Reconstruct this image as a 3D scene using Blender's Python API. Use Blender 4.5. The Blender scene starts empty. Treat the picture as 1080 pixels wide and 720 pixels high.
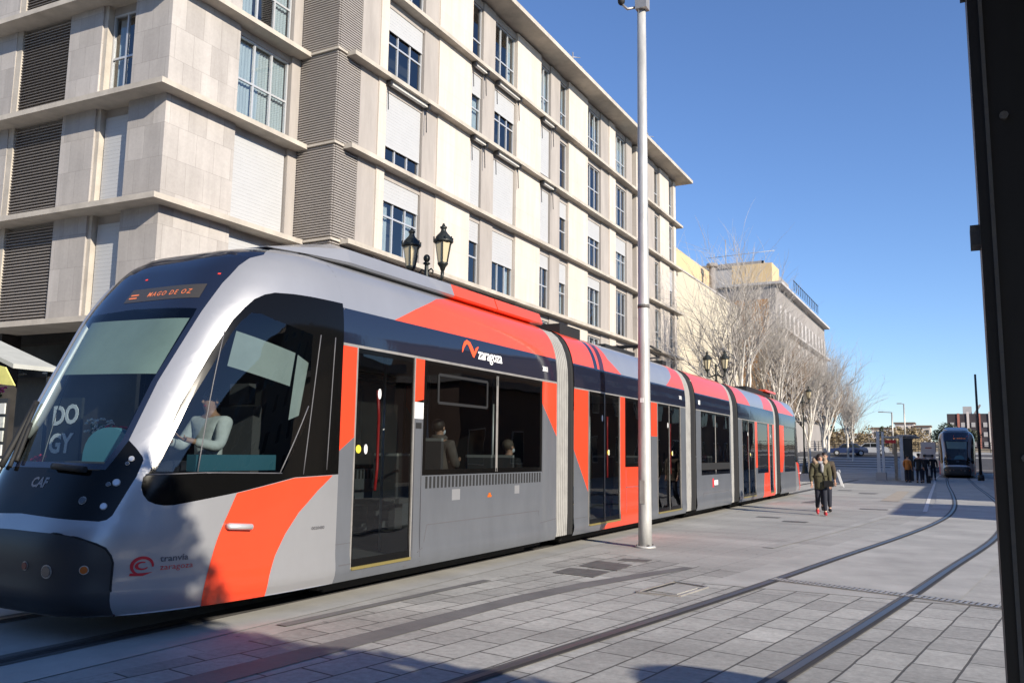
import bpy, bmesh, math, random
import numpy as np
from mathutils import Vector, Matrix
from mathutils.geometry import tessellate_polygon
random.seed(7)
R_ = math.radians
scene = bpy.context.scene
col = scene.collection

# ---------------------------------------------------------------- camera, sky, sun, exposure
cd = bpy.data.cameras.new('camera')
cam = bpy.data.objects.new('camera', cd); col.objects.link(cam)
CAM_R = Vector((0.881381, 0.472206, 0.013748)); CAM_U = Vector((0.049473, -0.121205, 0.991394)); CAM_F = Vector((-0.469808, 0.873116, 0.130189))
M = Matrix((CAM_R, CAM_U, -CAM_F)).transposed().to_4x4()
M.translation = Vector((0, 0, 1.62))
cam.matrix_world = M
cd.sensor_fit = 'HORIZONTAL'; cd.sensor_width = 36.0; cd.lens = 880.0 / 1080.0 * 36.0
cd.clip_start = 0.05; cd.clip_end = 3000
scene.camera = cam

SUN_EL = R_(24.0); SUN_AZ = R_(21.0)          # azimuth: from +X turned towards -Y
to_sun = Vector((math.cos(SUN_EL)*math.cos(SUN_AZ), -math.cos(SUN_EL)*math.sin(SUN_AZ), math.sin(SUN_EL)))
world = bpy.data.worlds.new('World'); scene.world = world; world.use_nodes = True
wn = world.node_tree.nodes; wl = world.node_tree.links
sky = wn.new('ShaderNodeTexSky'); sky.sky_type = 'NISHITA'; sky.sun_disc = False
sky.sun_elevation = SUN_EL; sky.sun_rotation = R_(90) + SUN_AZ
sky.altitude = 200; sky.air_density = 1.0; sky.dust_density = 0.1; sky.ozone_density = 2.2
bg = wn['Background']; bg.inputs['Strength'].default_value = 0.10
vm = wn.new('ShaderNodeVectorMath'); vm.operation = 'MULTIPLY'; vm.inputs[1].default_value = (0.80, 0.95, 1.24)   # clear winter air: deeper blue
wl.new(sky.outputs['Color'], vm.inputs[0]); wl.new(vm.outputs[0], bg.inputs['Color'])
sl = bpy.data.lights.new('sun', 'SUN'); sl.energy = 5.0; sl.angle = R_(0.5); sl.color = (1.0, 0.905, 0.76)
sun = bpy.data.objects.new('sun', sl); col.objects.link(sun)
sun.rotation_euler = to_sun.to_track_quat('Z', 'Y').to_euler()
sun.location = (30, -20, 40)
vs = scene.view_settings
vs.view_transform = 'Standard'; vs.look = 'None'; vs.gamma = 1.0; vs.use_curve_mapping = False
vs.exposure = 0.60
scene.cycles.max_bounces = 8; scene.cycles.transparent_max_bounces = 24
scene.cycles.caustics_reflective = False; scene.cycles.caustics_refractive = False

# ---------------------------------------------------------------- materials
def srgb(r, g, b):
    def f(c):
        c /= 255.0
        return c/12.92 if c <= 0.04045 else ((c+0.055)/1.055)**2.4
    return (f(r), f(g), f(b), 1.0)
def L(r, g=None, b=None):
    if g is None: g = b = r
    return (r, g, b, 1.0)
MATS = {}
def mat(name, base, rough=0.5, metal=0.0, var=0.0, vscale=3.0, bump=0.0, bscale=20.0, spec=0.5, emit=None, estr=0.0, coat=0.0, streak=0.0):
    m = bpy.data.materials.new(name); m.use_nodes = True
    nt = m.node_tree; N = nt.nodes; K = nt.links
    p = N['Principled BSDF']
    p.inputs['Base Color'].default_value = base
    p.inputs['Roughness'].default_value = rough
    p.inputs['Metallic'].default_value = metal
    p.inputs['Specular IOR Level'].default_value = spec
    p.inputs['Coat Weight'].default_value = coat
    p.inputs['Coat Roughness'].default_value = 0.05
    if emit:
        p.inputs['Emission Color'].default_value = emit; p.inputs['Emission Strength'].default_value = estr
    tc = N.new('ShaderNodeTexCoord')
    if var > 0:
        n1 = N.new('ShaderNodeTexNoise'); n1.inputs['Scale'].default_value = vscale; n1.inputs['Detail'].default_value = 6; n1.inputs['Roughness'].default_value = 0.65
        src = tc.outputs['Object']
        if streak > 0:
            mp = N.new('ShaderNodeMapping'); mp.inputs['Scale'].default_value = (1, 1, streak); K.new(src, mp.inputs['Vector']); src = mp.outputs['Vector']
        K.new(src, n1.inputs['Vector'])
        mx = N.new('ShaderNodeMix'); mx.data_type = 'RGBA'
        mr = N.new('ShaderNodeMapRange'); mr.inputs['From Min'].default_value = 0.3; mr.inputs['From Max'].default_value = 0.7
        K.new(n1.outputs['Fac'], mr.inputs['Value']); K.new(mr.outputs['Result'], mx.inputs['Factor'])
        mx.inputs['A'].default_value = tuple(max(0, c*(1-var)) for c in base[:3]) + (1,)
        mx.inputs['B'].default_value = tuple(min(1, c*(1+var)) for c in base[:3]) + (1,)
        K.new(mx.outputs['Result'], p.inputs['Base Color'])
    if bump > 0:
        n2 = N.new('ShaderNodeTexNoise'); n2.inputs['Scale'].default_value = bscale; n2.inputs['Detail'].default_value = 4
        K.new(tc.outputs['Object'], n2.inputs['Vector'])
        b = N.new('ShaderNodeBump'); b.inputs['Strength'].default_value = bump; b.inputs['Distance'].default_value = 0.02
        K.new(n2.outputs['Fac'], b.inputs['Height']); K.new(b.outputs['Normal'], p.inputs['Normal'])
    MATS[name] = m
    return m
def glass_mat(name, tint, reflect=1.0, rough=0.0, ior=1.5, wav=0.0):
    """thin glazing: tinted transparency under a fresnel reflection"""
    m = bpy.data.materials.new(name); m.use_nodes = True
    nt = m.node_tree; N = nt.nodes; K = nt.links
    for n in list(N):
        if n.type != 'OUTPUT_MATERIAL': N.remove(n)
    out = [n for n in N if n.type == 'OUTPUT_MATERIAL'][0]
    tr = N.new('ShaderNodeBsdfTransparent'); tr.inputs['Color'].default_value = tint
    gl = N.new('ShaderNodeBsdfGlossy'); gl.inputs['Roughness'].default_value = rough; gl.inputs['Color'].default_value = L(reflect)
    # Schlick reflectance from the unsigned facing angle, so both sides of the thin pane behave alike
    geo = N.new('ShaderNodeNewGeometry'); dt = N.new('ShaderNodeVectorMath'); dt.operation = 'DOT_PRODUCT'
    K.new(geo.outputs['Incoming'], dt.inputs[0]); K.new(geo.outputs['Normal'], dt.inputs[1])
    def mth(op, a, b=None):
        n_ = N.new('ShaderNodeMath'); n_.operation = op
        for i_, v_ in enumerate((a, b)):
            if v_ is None: continue
            if isinstance(v_, (int, float)): n_.inputs[i_].default_value = v_
            else: K.new(v_, n_.inputs[i_])
        return n_.outputs[0]
    f0 = ((ior-1)/(ior+1))**2*1.25
    fac_ = mth('ADD', mth('MULTIPLY', mth('POWER', mth('SUBTRACT', 1.0, mth('ABSOLUTE', dt.outputs['Value'])), 5.0), 1-f0), f0)
    if wav > 0:
        tc = N.new('ShaderNodeTexCoord'); nz = N.new('ShaderNodeTexNoise'); nz.inputs['Scale'].default_value = 1.3; nz.inputs['Detail'].default_value = 1
        K.new(tc.outputs['Object'], nz.inputs['Vector'])
        b = N.new('ShaderNodeBump'); b.inputs['Strength'].default_value = wav; b.inputs['Distance'].default_value = 0.05
        K.new(nz.outputs['Fac'], b.inputs['Height']); K.new(b.outputs['Normal'], gl.inputs['Normal'])
    mx = N.new('ShaderNodeMixShader')
    K.new(fac_, mx.inputs['Fac']); K.new(tr.outputs[0], mx.inputs[1]); K.new(gl.outputs[0], mx.inputs[2])
    K.new(mx.outputs[0], out.inputs['Surface'])
    MATS[name] = m
    return m
def brick_mat(name, c1, c2, cm, bw, rh, mortar=0.01, offset=0.5, rotz=0.0, plane='XY', rough=0.8, var=0.18, bumpm=0.4, dirt=0.25, mortar_smooth=0.1, bias=0.0):
    m = bpy.data.materials.new(name); m.use_nodes = True
    nt = m.node_tree; N = nt.nodes; K = nt.links
    p = N['Principled BSDF']; p.inputs['Roughness'].default_value = rough
    p.inputs['Specular IOR Level'].default_value = 0.3
    tc = N.new('ShaderNodeTexCoord'); mp = N.new('ShaderNodeMapping')
    K.new(tc.outputs['Object'], mp.inputs['Vector'])
    if plane == 'XY': mp.inputs['Rotation'].default_value = (0, 0, rotz); vec = mp.outputs['Vector']
    else:
        sp = N.new('ShaderNodeSeparateXYZ'); cb = N.new('ShaderNodeCombineXYZ'); K.new(mp.outputs['Vector'], sp.inputs[0])
        if plane == 'WALL':       # x+y along, z up
            ad = N.new('ShaderNodeMath'); ad.operation = 'ADD'; K.new(sp.outputs['X'], ad.inputs[0]); K.new(sp.outputs['Y'], ad.inputs[1])
            K.new(ad.outputs[0], cb.inputs['X'])
        K.new(sp.outputs['Z'], cb.inputs['Y']); vec = cb.outputs[0]
    if plane == 'XY':                       # hand-laid stones: the joints wander a little
        nw = N.new('ShaderNodeTexNoise'); nw.inputs['Scale'].default_value = 1.7; nw.inputs['Detail'].default_value = 2; K.new(vec, nw.inputs['Vector'])
        sb_ = N.new('ShaderNodeVectorMath'); sb_.operation = 'SUBTRACT'; sb_.inputs[1].default_value = (.5,.5,.5); K.new(nw.outputs['Color'], sb_.inputs[0])
        sc_ = N.new('ShaderNodeVectorMath'); sc_.operation = 'SCALE'; sc_.inputs['Scale'].default_value = .028; K.new(sb_.outputs[0], sc_.inputs[0])
        ad_ = N.new('ShaderNodeVectorMath'); ad_.operation = 'ADD'; K.new(vec, ad_.inputs[0]); K.new(sc_.outputs[0], ad_.inputs[1]); vec = ad_.outputs[0]
    bt = N.new('ShaderNodeTexBrick'); K.new(vec, bt.inputs['Vector'])
    bt.inputs['Scale'].default_value = 1.0; bt.inputs['Brick Width'].default_value = bw; bt.inputs['Row Height'].default_value = rh
    bt.inputs['Mortar Size'].default_value = mortar; bt.inputs['Mortar Smooth'].default_value = mortar_smooth; bt.offset = offset
    bt.inputs['Bias'].default_value = bias
    bt.inputs['Color1'].default_value = c1; bt.inputs['Color2'].default_value = c2; bt.inputs['Mortar'].default_value = cm
    n1 = N.new('ShaderNodeTexNoise'); n1.inputs['Scale'].default_value = 0.35; n1.inputs['Detail'].default_value = 8; n1.inputs['Roughness'].default_value = 0.7
    K.new(tc.outputs['Object'], n1.inputs['Vector'])
    n2 = N.new('ShaderNodeTexNoise'); n2.inputs['Scale'].default_value = 14; n2.inputs['Detail'].default_value = 6; n2.inputs['Roughness'].default_value = 0.75
    K.new(tc.outputs['Object'], n2.inputs['Vector'])
    def mul(a, fac, lo, hi):
        r = N.new('ShaderNodeMapRange'); r.inputs['From Min'].default_value = 0.3; r.inputs['From Max'].default_value = 0.7
        r.inputs['To Min'].default_value = lo; r.inputs['To Max'].default_value = hi; K.new(fac, r.inputs['Value'])
        v = N.new('ShaderNodeVectorMath'); v.operation = 'SCALE'; K.new(a, v.inputs[0]); K.new(r.outputs['Result'], v.inputs['Scale'])
        return v.outputs[0]
    c = mul(bt.outputs['Color'], n1.outputs['Fac'], 1-dirt, 1+dirt*0.6)
    c = mul(c, n2.outputs['Fac'], 1-var, 1+var)
    if plane == 'XY':
        mp2 = N.new('ShaderNodeMapping'); mp2.inputs['Rotation'].default_value = (0, 0, rotz); mp2.inputs['Scale'].default_value = (.12, 1.1, 1); K.new(tc.outputs['Object'], mp2.inputs['Vector'])
        n3 = N.new('ShaderNodeTexNoise'); n3.inputs['Scale'].default_value = 1.0; n3.inputs['Detail'].default_value = 5; n3.inputs['Roughness'].default_value = .6; K.new(mp2.outputs['Vector'], n3.inputs['Vector'])
        c = mul(c, n3.outputs['Fac'], .80, 1.16)
        vo = N.new('ShaderNodeTexVoronoi'); vo.inputs['Scale'].default_value = 2.6; K.new(tc.outputs['Object'], vo.inputs['Vector'])
        r = N.new('ShaderNodeMapRange'); r.inputs['From Min'].default_value = .035; r.inputs['From Max'].default_value = .075; r.inputs['To Min'].default_value = .55; r.inputs['To Max'].default_value = 1.0; K.new(vo.outputs['Distance'], r.inputs['Value'])
        v = N.new('ShaderNodeVectorMath'); v.operation = 'SCALE'; K.new(c, v.inputs[0]); K.new(r.outputs['Result'], v.inputs['Scale']); c = v.outputs[0]
    else:
        mp2 = N.new('ShaderNodeMapping'); mp2.inputs['Scale'].default_value = (1.6, 1.6, .16); K.new(tc.outputs['Object'], mp2.inputs['Vector'])
        n3 = N.new('ShaderNodeTexNoise'); n3.inputs['Scale'].default_value = 1.6; n3.inputs['Detail'].default_value = 6; n3.inputs['Roughness'].default_value = .65; K.new(mp2.outputs['Vector'], n3.inputs['Vector'])
        c = mul(c, n3.outputs['Fac'], .88, 1.08)
    K.new(c, p.inputs['Base Color'])
    b = N.new('ShaderNodeBump'); b.inputs['Strength'].default_value = bumpm; b.inputs['Distance'].default_value = 0.008; b.invert = True
    mxh = N.new('ShaderNodeMath'); mxh.operation = 'MULTIPLY_ADD'; mxh.inputs[1].default_value = 0.35
    K.new(n2.outputs['Fac'], mxh.inputs[0]); K.new(bt.outputs['Fac'], mxh.inputs[2])
    K.new(mxh.outputs[0], b.inputs['Height']); K.new(b.outputs['Normal'], p.inputs['Normal'])
    MATS[name] = m
    return m

# ---------------------------------------------------------------- mesh builder
class MB:
    def __init__(self): self.v = []; self.f = []; self.sm = []
    def add(self, vs, fs, smooth=False):
        o = len(self.v); self.v += [tuple(x) for x in vs]
        for f in fs: self.f.append(tuple(i+o for i in f)); self.sm.append(smooth)
        return self
    def box(self, x0, x1, y0, y1, z0, z1):
        v = [(x0,y0,z0),(x1,y0,z0),(x1,y1,z0),(x0,y1,z0),(x0,y0,z1),(x1,y0,z1),(x1,y1,z1),(x0,y1,z1)]
        return self.add(v, [(0,3,2,1),(4,5,6,7),(0,1,5,4),(1,2,6,5),(2,3,7,6),(3,0,4,7)])
    def obox(self, c, ax, ay, az):
        """oriented box: centre and three half-axis vectors"""
        c = Vector(c); ax = Vector(ax); ay = Vector(ay); az = Vector(az)
        v = [c+sx*ax+sy*ay+sz*az for sz in (-1,1) for sx, sy in ((-1,-1),(1,-1),(1,1),(-1,1))]
        return self.add(v, [(0,3,2,1),(4,5,6,7),(0,1,5,4),(1,2,6,5),(2,3,7,6),(3,0,4,7)])
    def bar(self, a, b, w, h=None, up=(0,0,1)):
        h = w if h is None else h
        a = Vector(a); b = Vector(b); d = (b-a)
        n = d.normalized(); s = n.cross(Vector(up))
        if s.length < 1e-4: s = n.cross(Vector((1,0,0)))
        s.normalize(); t = s.cross(n)
        return self.obox((a+b)/2, d/2, s*w/2, t*h/2)
    def tube(self, pts, rad, n=8, caps=True, smooth=True):
        pts = [Vector(p) for p in pts]
        if not isinstance(rad, (list, tuple)): rad = [rad]*len(pts)
        vs = []; prev = None
        for i, p in enumerate(pts):
            t = (pts[min(i+1, len(pts)-1)] - pts[max(i-1, 0)])
            if t.length < 1e-9: t = Vector((0,0,1))
            t.normalize()
            if prev is None:
                s = t.cross(Vector((0,0,1)))
                if s.length < 0.05: s = t.cross(Vector((1,0,0)))
            else: s = prev - t*prev.dot(t)
            if s.length < 1e-6: s = t.cross(Vector((0.3,1,0)))
            s.normalize(); prev = s; q = t.cross(s)
            for k in range(n):
                a = 2*math.pi*k/n; vs.append(p + (s*math.cos(a) + q*math.sin(a))*rad[i])
        fs = []
        for i in range(len(pts)-1):
            for k in range(n):
                fs.append((i*n+k, i*n+(k+1) % n, (i+1)*n+(k+1) % n, (i+1)*n+k))
        if caps: fs.append(tuple(range(n-1, -1, -1))); fs.append(tuple((len(pts)-1)*n+k for k in range(n)))
        o = len(self.v); self.add(vs, fs, smooth)
        if caps: self.sm[-1] = self.sm[-2] = False
        return self
    def lathe(self, prof, c=(0,0,0), n=16, smooth=True):
        vs = []; fs = []
        for r, z in prof:
            for k in range(n):
                a = 2*math.pi*k/n; vs.append((c[0]+r*math.cos(a), c[1]+r*math.sin(a), c[2]+z))
        for i in range(len(prof)-1):
            for k in range(n): fs.append((i*n+k, i*n+(k+1) % n, (i+1)*n+(k+1) % n, (i+1)*n+k))
        fs.append(tuple(range(n-1, -1, -1))); fs.append(tuple((len(prof)-1)*n+k for k in range(n)))
        return self.add(vs, fs, smooth)
    def ell(self, c, rx, ry, rz, nu=12, nv=8):
        vs = [(c[0], c[1], c[2]-rz)]; fs = []
        for j in range(1, nv):
            t = math.pi*j/nv
            for k in range(nu):
                a = 2*math.pi*k/nu; vs.append((c[0]+rx*math.sin(t)*math.cos(a), c[1]+ry*math.sin(t)*math.sin(a), c[2]-rz*math.cos(t)))
        vs.append((c[0], c[1], c[2]+rz)); e = len(vs)-1
        for k in range(nu):
            fs.append((0, 1+(k+1) % nu, 1+k)); fs.append((e, e-nu+k, e-nu+(k+1) % nu))
        for j in range(nv-2):
            for k in range(nu): fs.append((1+j*nu+k, 1+j*nu+(k+1) % nu, 1+(j+1)*nu+(k+1) % nu, 1+(j+1)*nu+k))
        return self.add(vs, fs, True)
    def prism(self, poly, h, o, ex, ey, en):
        """polygon (2D) extruded: o + a*ex + b*ey, thickness h along en"""
        o = Vector(o); ex = Vector(ex); ey = Vector(ey); en = Vector(en)
        n = len(poly)
        vs = [o+ex*a+ey*b for a, b in poly] + [o+ex*a+ey*b+en*h for a, b in poly]
        fs = [tuple(range(n-1, -1, -1)), tuple(range(n, 2*n))] + [(i, (i+1) % n, n+(i+1) % n, n+i) for i in range(n)]
        return self.add(vs, fs)
    def build(self, name, m=None, parent=None, org=None, kind=None):
        me = bpy.data.meshes.new(name)
        og = ORG if org is None else org
        me.from_pydata([(x-og[0], y-og[1], z-og[2]) for x, y, z in self.v], [], self.f)
        me.polygons.foreach_set('use_smooth', self.sm)
        if m is not None: me.materials.append(MATS[m] if isinstance(m, str) else m)
        me.update()
        o = bpy.data.objects.new(name, me); col.objects.link(o)
        if parent is not None: o.parent = parent
        else: o.location = og
        if kind: o['kind'] = kind
        return o
ORG = (0, 0, 0)
def recalc(o):
    bm = bmesh.new(); bm.from_mesh(o.data); bmesh.ops.recalc_face_normals(bm, faces=bm.faces); bm.to_mesh(o.data); bm.free(); return o
def tag(o, label=None, cat=None, group=None, kind=None):
    if label: o['label'] = label
    if cat: o['category'] = cat
    if group: o['group'] = group
    if kind: o['kind'] = kind
    return o
def thing(name, label, cat, loc=(0,0,0), group=None, rz=0.0):
    global ORG
    o = bpy.data.objects.new(name, None); col.objects.link(o); o.location = loc; o.rotation_euler = (0,0,rz)
    o.empty_display_size = 0.3
    tag(o, label, cat, group); ORG = tuple(loc)
    return o
def children_of(o): return [c for c in bpy.data.objects if c.parent == o]
def copy_tree(o, parent=None):
    c = o.copy(); col.objects.link(c)
    if parent is not None: c.parent = parent
    for ch in children_of(o): copy_tree(ch, c)
    return c
def text_mesh(name, s, size, m, parent, origin, ex, ey, depth=0.004, bold=0.0, align='LEFT', shear=0.0, spacing=1.0):
    """writing as real raised lettering: laid on the plane spanned by ex, ey"""
    cu = bpy.data.curves.new(name, 'FONT'); cu.body = s; cu.size = size; cu.align_x = align; cu.offset = bold; cu.shear = shear; cu.space_character = spacing
    cu.extrude = depth/2; cu.resolution_u = 3
    tmp = bpy.data.objects.new('tmp', cu); col.objects.link(tmp)
    dg = bpy.context.evaluated_depsgraph_get()
    me = bpy.data.meshes.new_from_object(tmp.evaluated_get(dg)); me.name = name
    bpy.data.objects.remove(tmp); bpy.data.curves.remove(cu)
    ex = Vector(ex).normalized(); ey = Vector(ey).normalized(); en = ex.cross(ey)
    T = Matrix((ex, ey, en)).transposed().to_4x4(); T.translation = Vector(origin) - Vector(ORG)
    me.transform(T); me.materials.clear(); me.materials.append(MATS[m])
    o = bpy.data.objects.new(name, me); col.objects.link(o); o.parent = parent
    return o
# ---------------------------------------------------------------- material library
mat('concrete_slab', L(.44,.40,.345), .85, var=.2, vscale=1.4, bump=.15, bscale=12)
mat('stone_panel_grey', L(.345,.315,.29), .8, var=.16, vscale=1.5, streak=.2, bump=.15, bscale=15)
brick_mat('stone_cladding', L(.46,.43,.405), L(.365,.34,.32), L(.29,.27,.25), 0.62, 0.93, mortar=.006, plane='WALL', rough=.75, var=.07, bumpm=.25, dirt=.14)
brick_mat('cream_render', L(.575,.52,.46), L(.55,.495,.435), L(.46,.41,.36), 1.35, 1.02, mortar=.006, plane='WALL', rough=.85, var=.04, bumpm=.15, dirt=.06)
mat('shutter_white', L(.43,.435,.44), .5, var=.03, vscale=2)
mat('aluminium', L(.55,.56,.57), .4, .4)
mat('dark_interior', L(.02,.02,.022), .9)
mat('room_dark', L(.035,.033,.03), .9, var=.4, vscale=.5)
mat('louvre_slat', L(.30,.275,.255), .6, var=.06)
mat('curtain', L(.62,.66,.64), .9, var=.12, vscale=6, streak=.05)
glass_mat('window_glass', (.62,.68,.72,1), .95, 0, 2.1, wav=.10)
mat('shop_dark', L(.025,.023,.022), .6, var=.5, vscale=2)
mat('awning_cassette', L(.6,.58,.54), .5)
mat('steel_dark', L(.03,.03,.032), .5, .3)
mat('pale_yellow_render', L(.52,.465,.355), .9, var=.07, vscale=.25, bump=.1)
mat('yellow_render', L(.64,.47,.26), .9, var=.06, vscale=.3)
mat('ochre_brick', L(.40,.20,.07), .9, var=.12, vscale=.5)
mat('grey_render', L(.27,.25,.24), .9, var=.1, vscale=.4)
mat('light_grey_render', L(.42,.40,.39), .9, var=.08, vscale=.4)
mat('far_white', L(.62,.55,.51), .9, var=.08, vscale=.1)
mat('far_dark', L(.05,.04,.045), .8, var=.3, vscale=.3)
mat('far_red', L(.40,.15,.11), .8, var=.1)
mat('asphalt', L(.06,.06,.065), .9, var=.2, vscale=.6, bump=.3, bscale=60)
mat('smooth_concrete', L(.34,.333,.312), .75, var=.22, vscale=.8, bump=.12, bscale=25)
mat('band_paving', L(.13,.125,.122), .7, var=.22, vscale=1.5, bump=.2, bscale=25)
mat('rail_steel', L(.13,.13,.135), .42, .7)
mat('rail_groove', L(.028,.026,.026), .8)
mat('rail_rubber', L(.085,.08,.077), .75, var=.3, vscale=2)
mat('cast_iron', L(.12,.115,.11), .7, .3, var=.25, vscale=6, bump=.3, bscale=40)
mat('frame_steel', L(.42,.40,.37), .5, .6, var=.2, vscale=5)
mat('line_white', L(.6,.59,.57), .8, var=.1)
mat('tactile', L(.33,.29,.24), .85, var=.1)
TH = R_(7.6)                                   # the paving follows the curve of the right-hand track
brick_mat('pavers', L(.385,.378,.352), L(.28,.274,.256), L(.085,.082,.076), 0.62, 0.36, mortar=.010, offset=.5, rotz=-(math.pi/2 - TH), rough=.75, var=.22, bumpm=.6, dirt=.26)
brick_mat('plaza_slabs', L(.36,.352,.33), L(.325,.318,.298), L(.235,.23,.215), 1.2, 0.6, mortar=.006, offset=.5, rotz=-(math.pi/2 - TH), rough=.75, var=.12, bumpm=.2, dirt=.16)

# ---------------------------------------------------------------- ground
def smooth(t): t = max(0.0, min(1.0, t)); return t*t*(3-2*t)
def gz(x, y):
    s = smooth((y-62)/66.0)*2.3
    b = max(0.0, min(1.0, (-2.9-x)/2.2))
    b = max(b, smooth((y-104)/14.0))
    return s*b
xs = [-600,-300,-150,-80,-50,-36,-28,-22,-18,-15,-12,-10,-8,-6.5,-5.1,-4.6,-4.1,-3.6,-2.9,-2,-1,0,1,2,3,4,6,9,14,20,30,60,150,300,600]
ys = [-80,-30,-10,0,10,20,30,40,50,56,62,66,70,74,78,82,86,90,94,98,102,104,106,108,110,112,114,118,122,128,140,170,220,300,450,700,1100,1800]
m = MB(); m.add([(x, y, gz(x, y)) for y in ys for x in xs], [(j*len(xs)+i, j*len(xs)+i+1, (j+1)*len(xs)+i+1, (j+1)*len(xs)+i) for j in range(len(ys)-1) for i in range(len(xs)-1)], True)
g = m.build('ground', 'plaza_slabs', kind='structure')
def sheet(name, poly, z, mt, kind='structure', label=None):
    m = MB(); m.add([(x, y, z+gz(x, y)) for x, y in poly], [tuple(range(len(poly)))])
    return m.build(name, mt, kind=kind)
# rails, traced as polylines on the ground
def densify(P, n=8):
    out = []
    for i in range(len(P)-1):
        p0 = P[max(i-1,0)]; p1 = P[i]; p2 = P[i+1]; p3 = P[min(i+2,len(P)-1)]
        for k in range(n):
            t = k/n
            out.append(tuple(0.5*((2*p1[a]) + (-p0[a]+p2[a])*t + (2*p0[a]-5*p1[a]+4*p2[a]-p3[a])*t*t + (-p0[a]+3*p1[a]-3*p2[a]+p3[a])*t**3) for a in (0,1)))
    out.append(P[-1]); return out
railL = densify([(-4.55,-6),(-3.95,0),(-3.16,5.37),(-2.42,10.1),(-1.82,14.5),(-1.18,19.04),(-.68,23.4),(-.40,27.7),(-.34,33.7),(-.51,42.5),(-.80,53),(-1.02,63.4),(-1.17,75),(-1.2,108)])
railR = densify([(-2.94,-6),(-2.28,0),(-1.43,5.37),(-.74,10.2),(-.24,14.1),(.42,19.2),(.80,24),(.99,28.5),(1.02,34),(.86,43),(.60,53),(.42,64),(.27,75),(.24,108)])
def strip(P, w0, w1, z, mb):
    pts = [Vector((x, y, 0)) for x, y in P]; vs = []
    for i, p in enumerate(pts):
        t = (pts[min(i+1,len(pts)-1)]-pts[max(i-1,0)]).normalized(); n = Vector((t.y, -t.x, 0))
        for w in (w0, w1):
            q = p+n*w; vs.append((q.x, q.y, z+gz(q.x, q.y)))
    return mb.add(vs, [(2*i, 2*i+1, 2*i+3, 2*i+2) for i in range(len(pts)-1)])
# the near pavers and the smooth concrete between the rails further on
sheet('paving', [(-6.2,-8),(6,-8),(6,12.7),(0.3,10.85),(-3.6,12.3),(-5.4,13.2),(-5.4,5.0)], .004, 'pavers')
bedp = [(x-.62, y) for x, y in railL if 10.2 < y < 100] + [(x+.50, y) for x, y in reversed(railR) if 10.2 < y < 100]
sheet('track_bed', bedp, .008, 'smooth_concrete')
for P in (railL, railR):
    m = MB(); strip(P, -.085, .085, .012, m); m.build('rail_bed', 'rail_rubber', kind='structure')
    m = MB(); strip(P, -.033, .033, .018, m); m.build('rail', 'rail_steel', kind='structure')
    m = MB(); strip(P, .035, .075, .016, m); m.build('rail_groove', 'rail_groove', kind='structure')
for x in (-7.195-.745, -7.195+.745):
    P = [(x, -30), (x, 0), (x, 30), (x, 62)]
    m = MB(); strip(P, -.15, .15, .012, m); m.build('rail_bed', 'rail_rubber', kind='structure')
    m = MB(); strip(P, -.035, .035, .018, m); m.build('rail', 'rail_steel', kind='structure')
    m = MB(); strip(P, .037, .085, .016, m); m.build('rail_groove', 'rail_groove', kind='structure')
sheet('track_bed', [(-8.75,-30),(-5.75,-30),(-5.75,62),(-8.75,62)], .006, 'smooth_concrete')
# darker paving strips beside the curve
sheet('paving_strip', [(-5.66,6.0),(-5.53,6.0),(-5.30,9.4),(-5.42,9.4)], .0095, 'band_paving')
sheet('paving_strip', [(-5.0,3.4),(-4.66,3.4),(-4.30,8.1),(-4.08,9.5),(-3.45,12.0),(-3.62,12.0),(-4.27,9.9),(-4.53,8.5)], .0095, 'band_paving')
for p in ([(-5.0,30.4),(-4.6,30.4),(-4.35,33.0),(-4.75,33.0)], [(-4.1,39.4),(-3.4,39.5),(-3.35,40.5),(-4.1,40.5)], [(-4.0,21.5),(-3.43,21.5),(-3.40,21.85),(-4.0,21.85)], [(-4.85,22.6),(-4.28,22.6),(-4.26,22.9),(-4.85,22.9)], [(-5.3,42.3),(-4.7,42.3),(-4.7,43),(-5.3,43)], [(-2.75,33.7),(-2.13,33.7),(-2.3,43.8),(-2.8,43.8)], [(-2.9,28.0),(-2.1,28.1),(-2.1,28.5),(-2.9,28.4)]):
    sheet('paving_strip', p, .0095, 'band_paving' if p[0][0] != -2.75 else 'tactile')
m = MB(); strip([(-2.25,15.2),(-1.92,17.5),(-1.45,21.4),(-1.1,25)], -.95, -.75, .0100, m); m.build('paving_strip', 'smooth_concrete', kind='structure')
# platform kerb
m = MB()
kp = densify([(-1.02,28.0),(-1.25,40),(-1.56,57.7),(-1.72,64),(-1.85,75),(-1.9,100)])
strip(kp, -.12, .0, .012, m); m.build('platform_edge', 'line_white', kind='structure')

# street furniture set flush in the paving
def plate(name, label, cat, poly, z, mt, group=None, rim=None):
    m = MB(); m.add([(x, y, z) for x, y in poly] + [(x, y, .001) for x, y in poly], [tuple(range(len(poly)))] + [(i, len(poly)+i, len(poly)+(i+1) % len(poly), (i+1) % len(poly)) for i in range(len(poly))])
    o = recalc(m.build(name, mt)); tag(o, label, cat, group); return o
plate('manhole_cover', 'rough square inspection cover in the paving nearest the foot of the tall pole', 'manhole cover', [(-4.93,11.27),(-4.93,11.95),(-4.31,11.8),(-4.28,11.1)], .013, 'cast_iron')
plate('manhole_cover', 'rough square inspection cover in the paving in front of another one, closer to the camera', 'manhole cover', [(-4.95,10.45),(-4.95,11.0),(-4.32,10.95),(-4.32,10.35)], .0135, 'cast_iron')
plate('drain_cover', 'narrow dark drain slot cover lying in the paving before the tall pole', 'drain cover', [(-4.68,12.15),(-4.25,12.25),(-4.25,12.5),(-4.68,12.4)], .013, 'rail_rubber')
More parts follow.
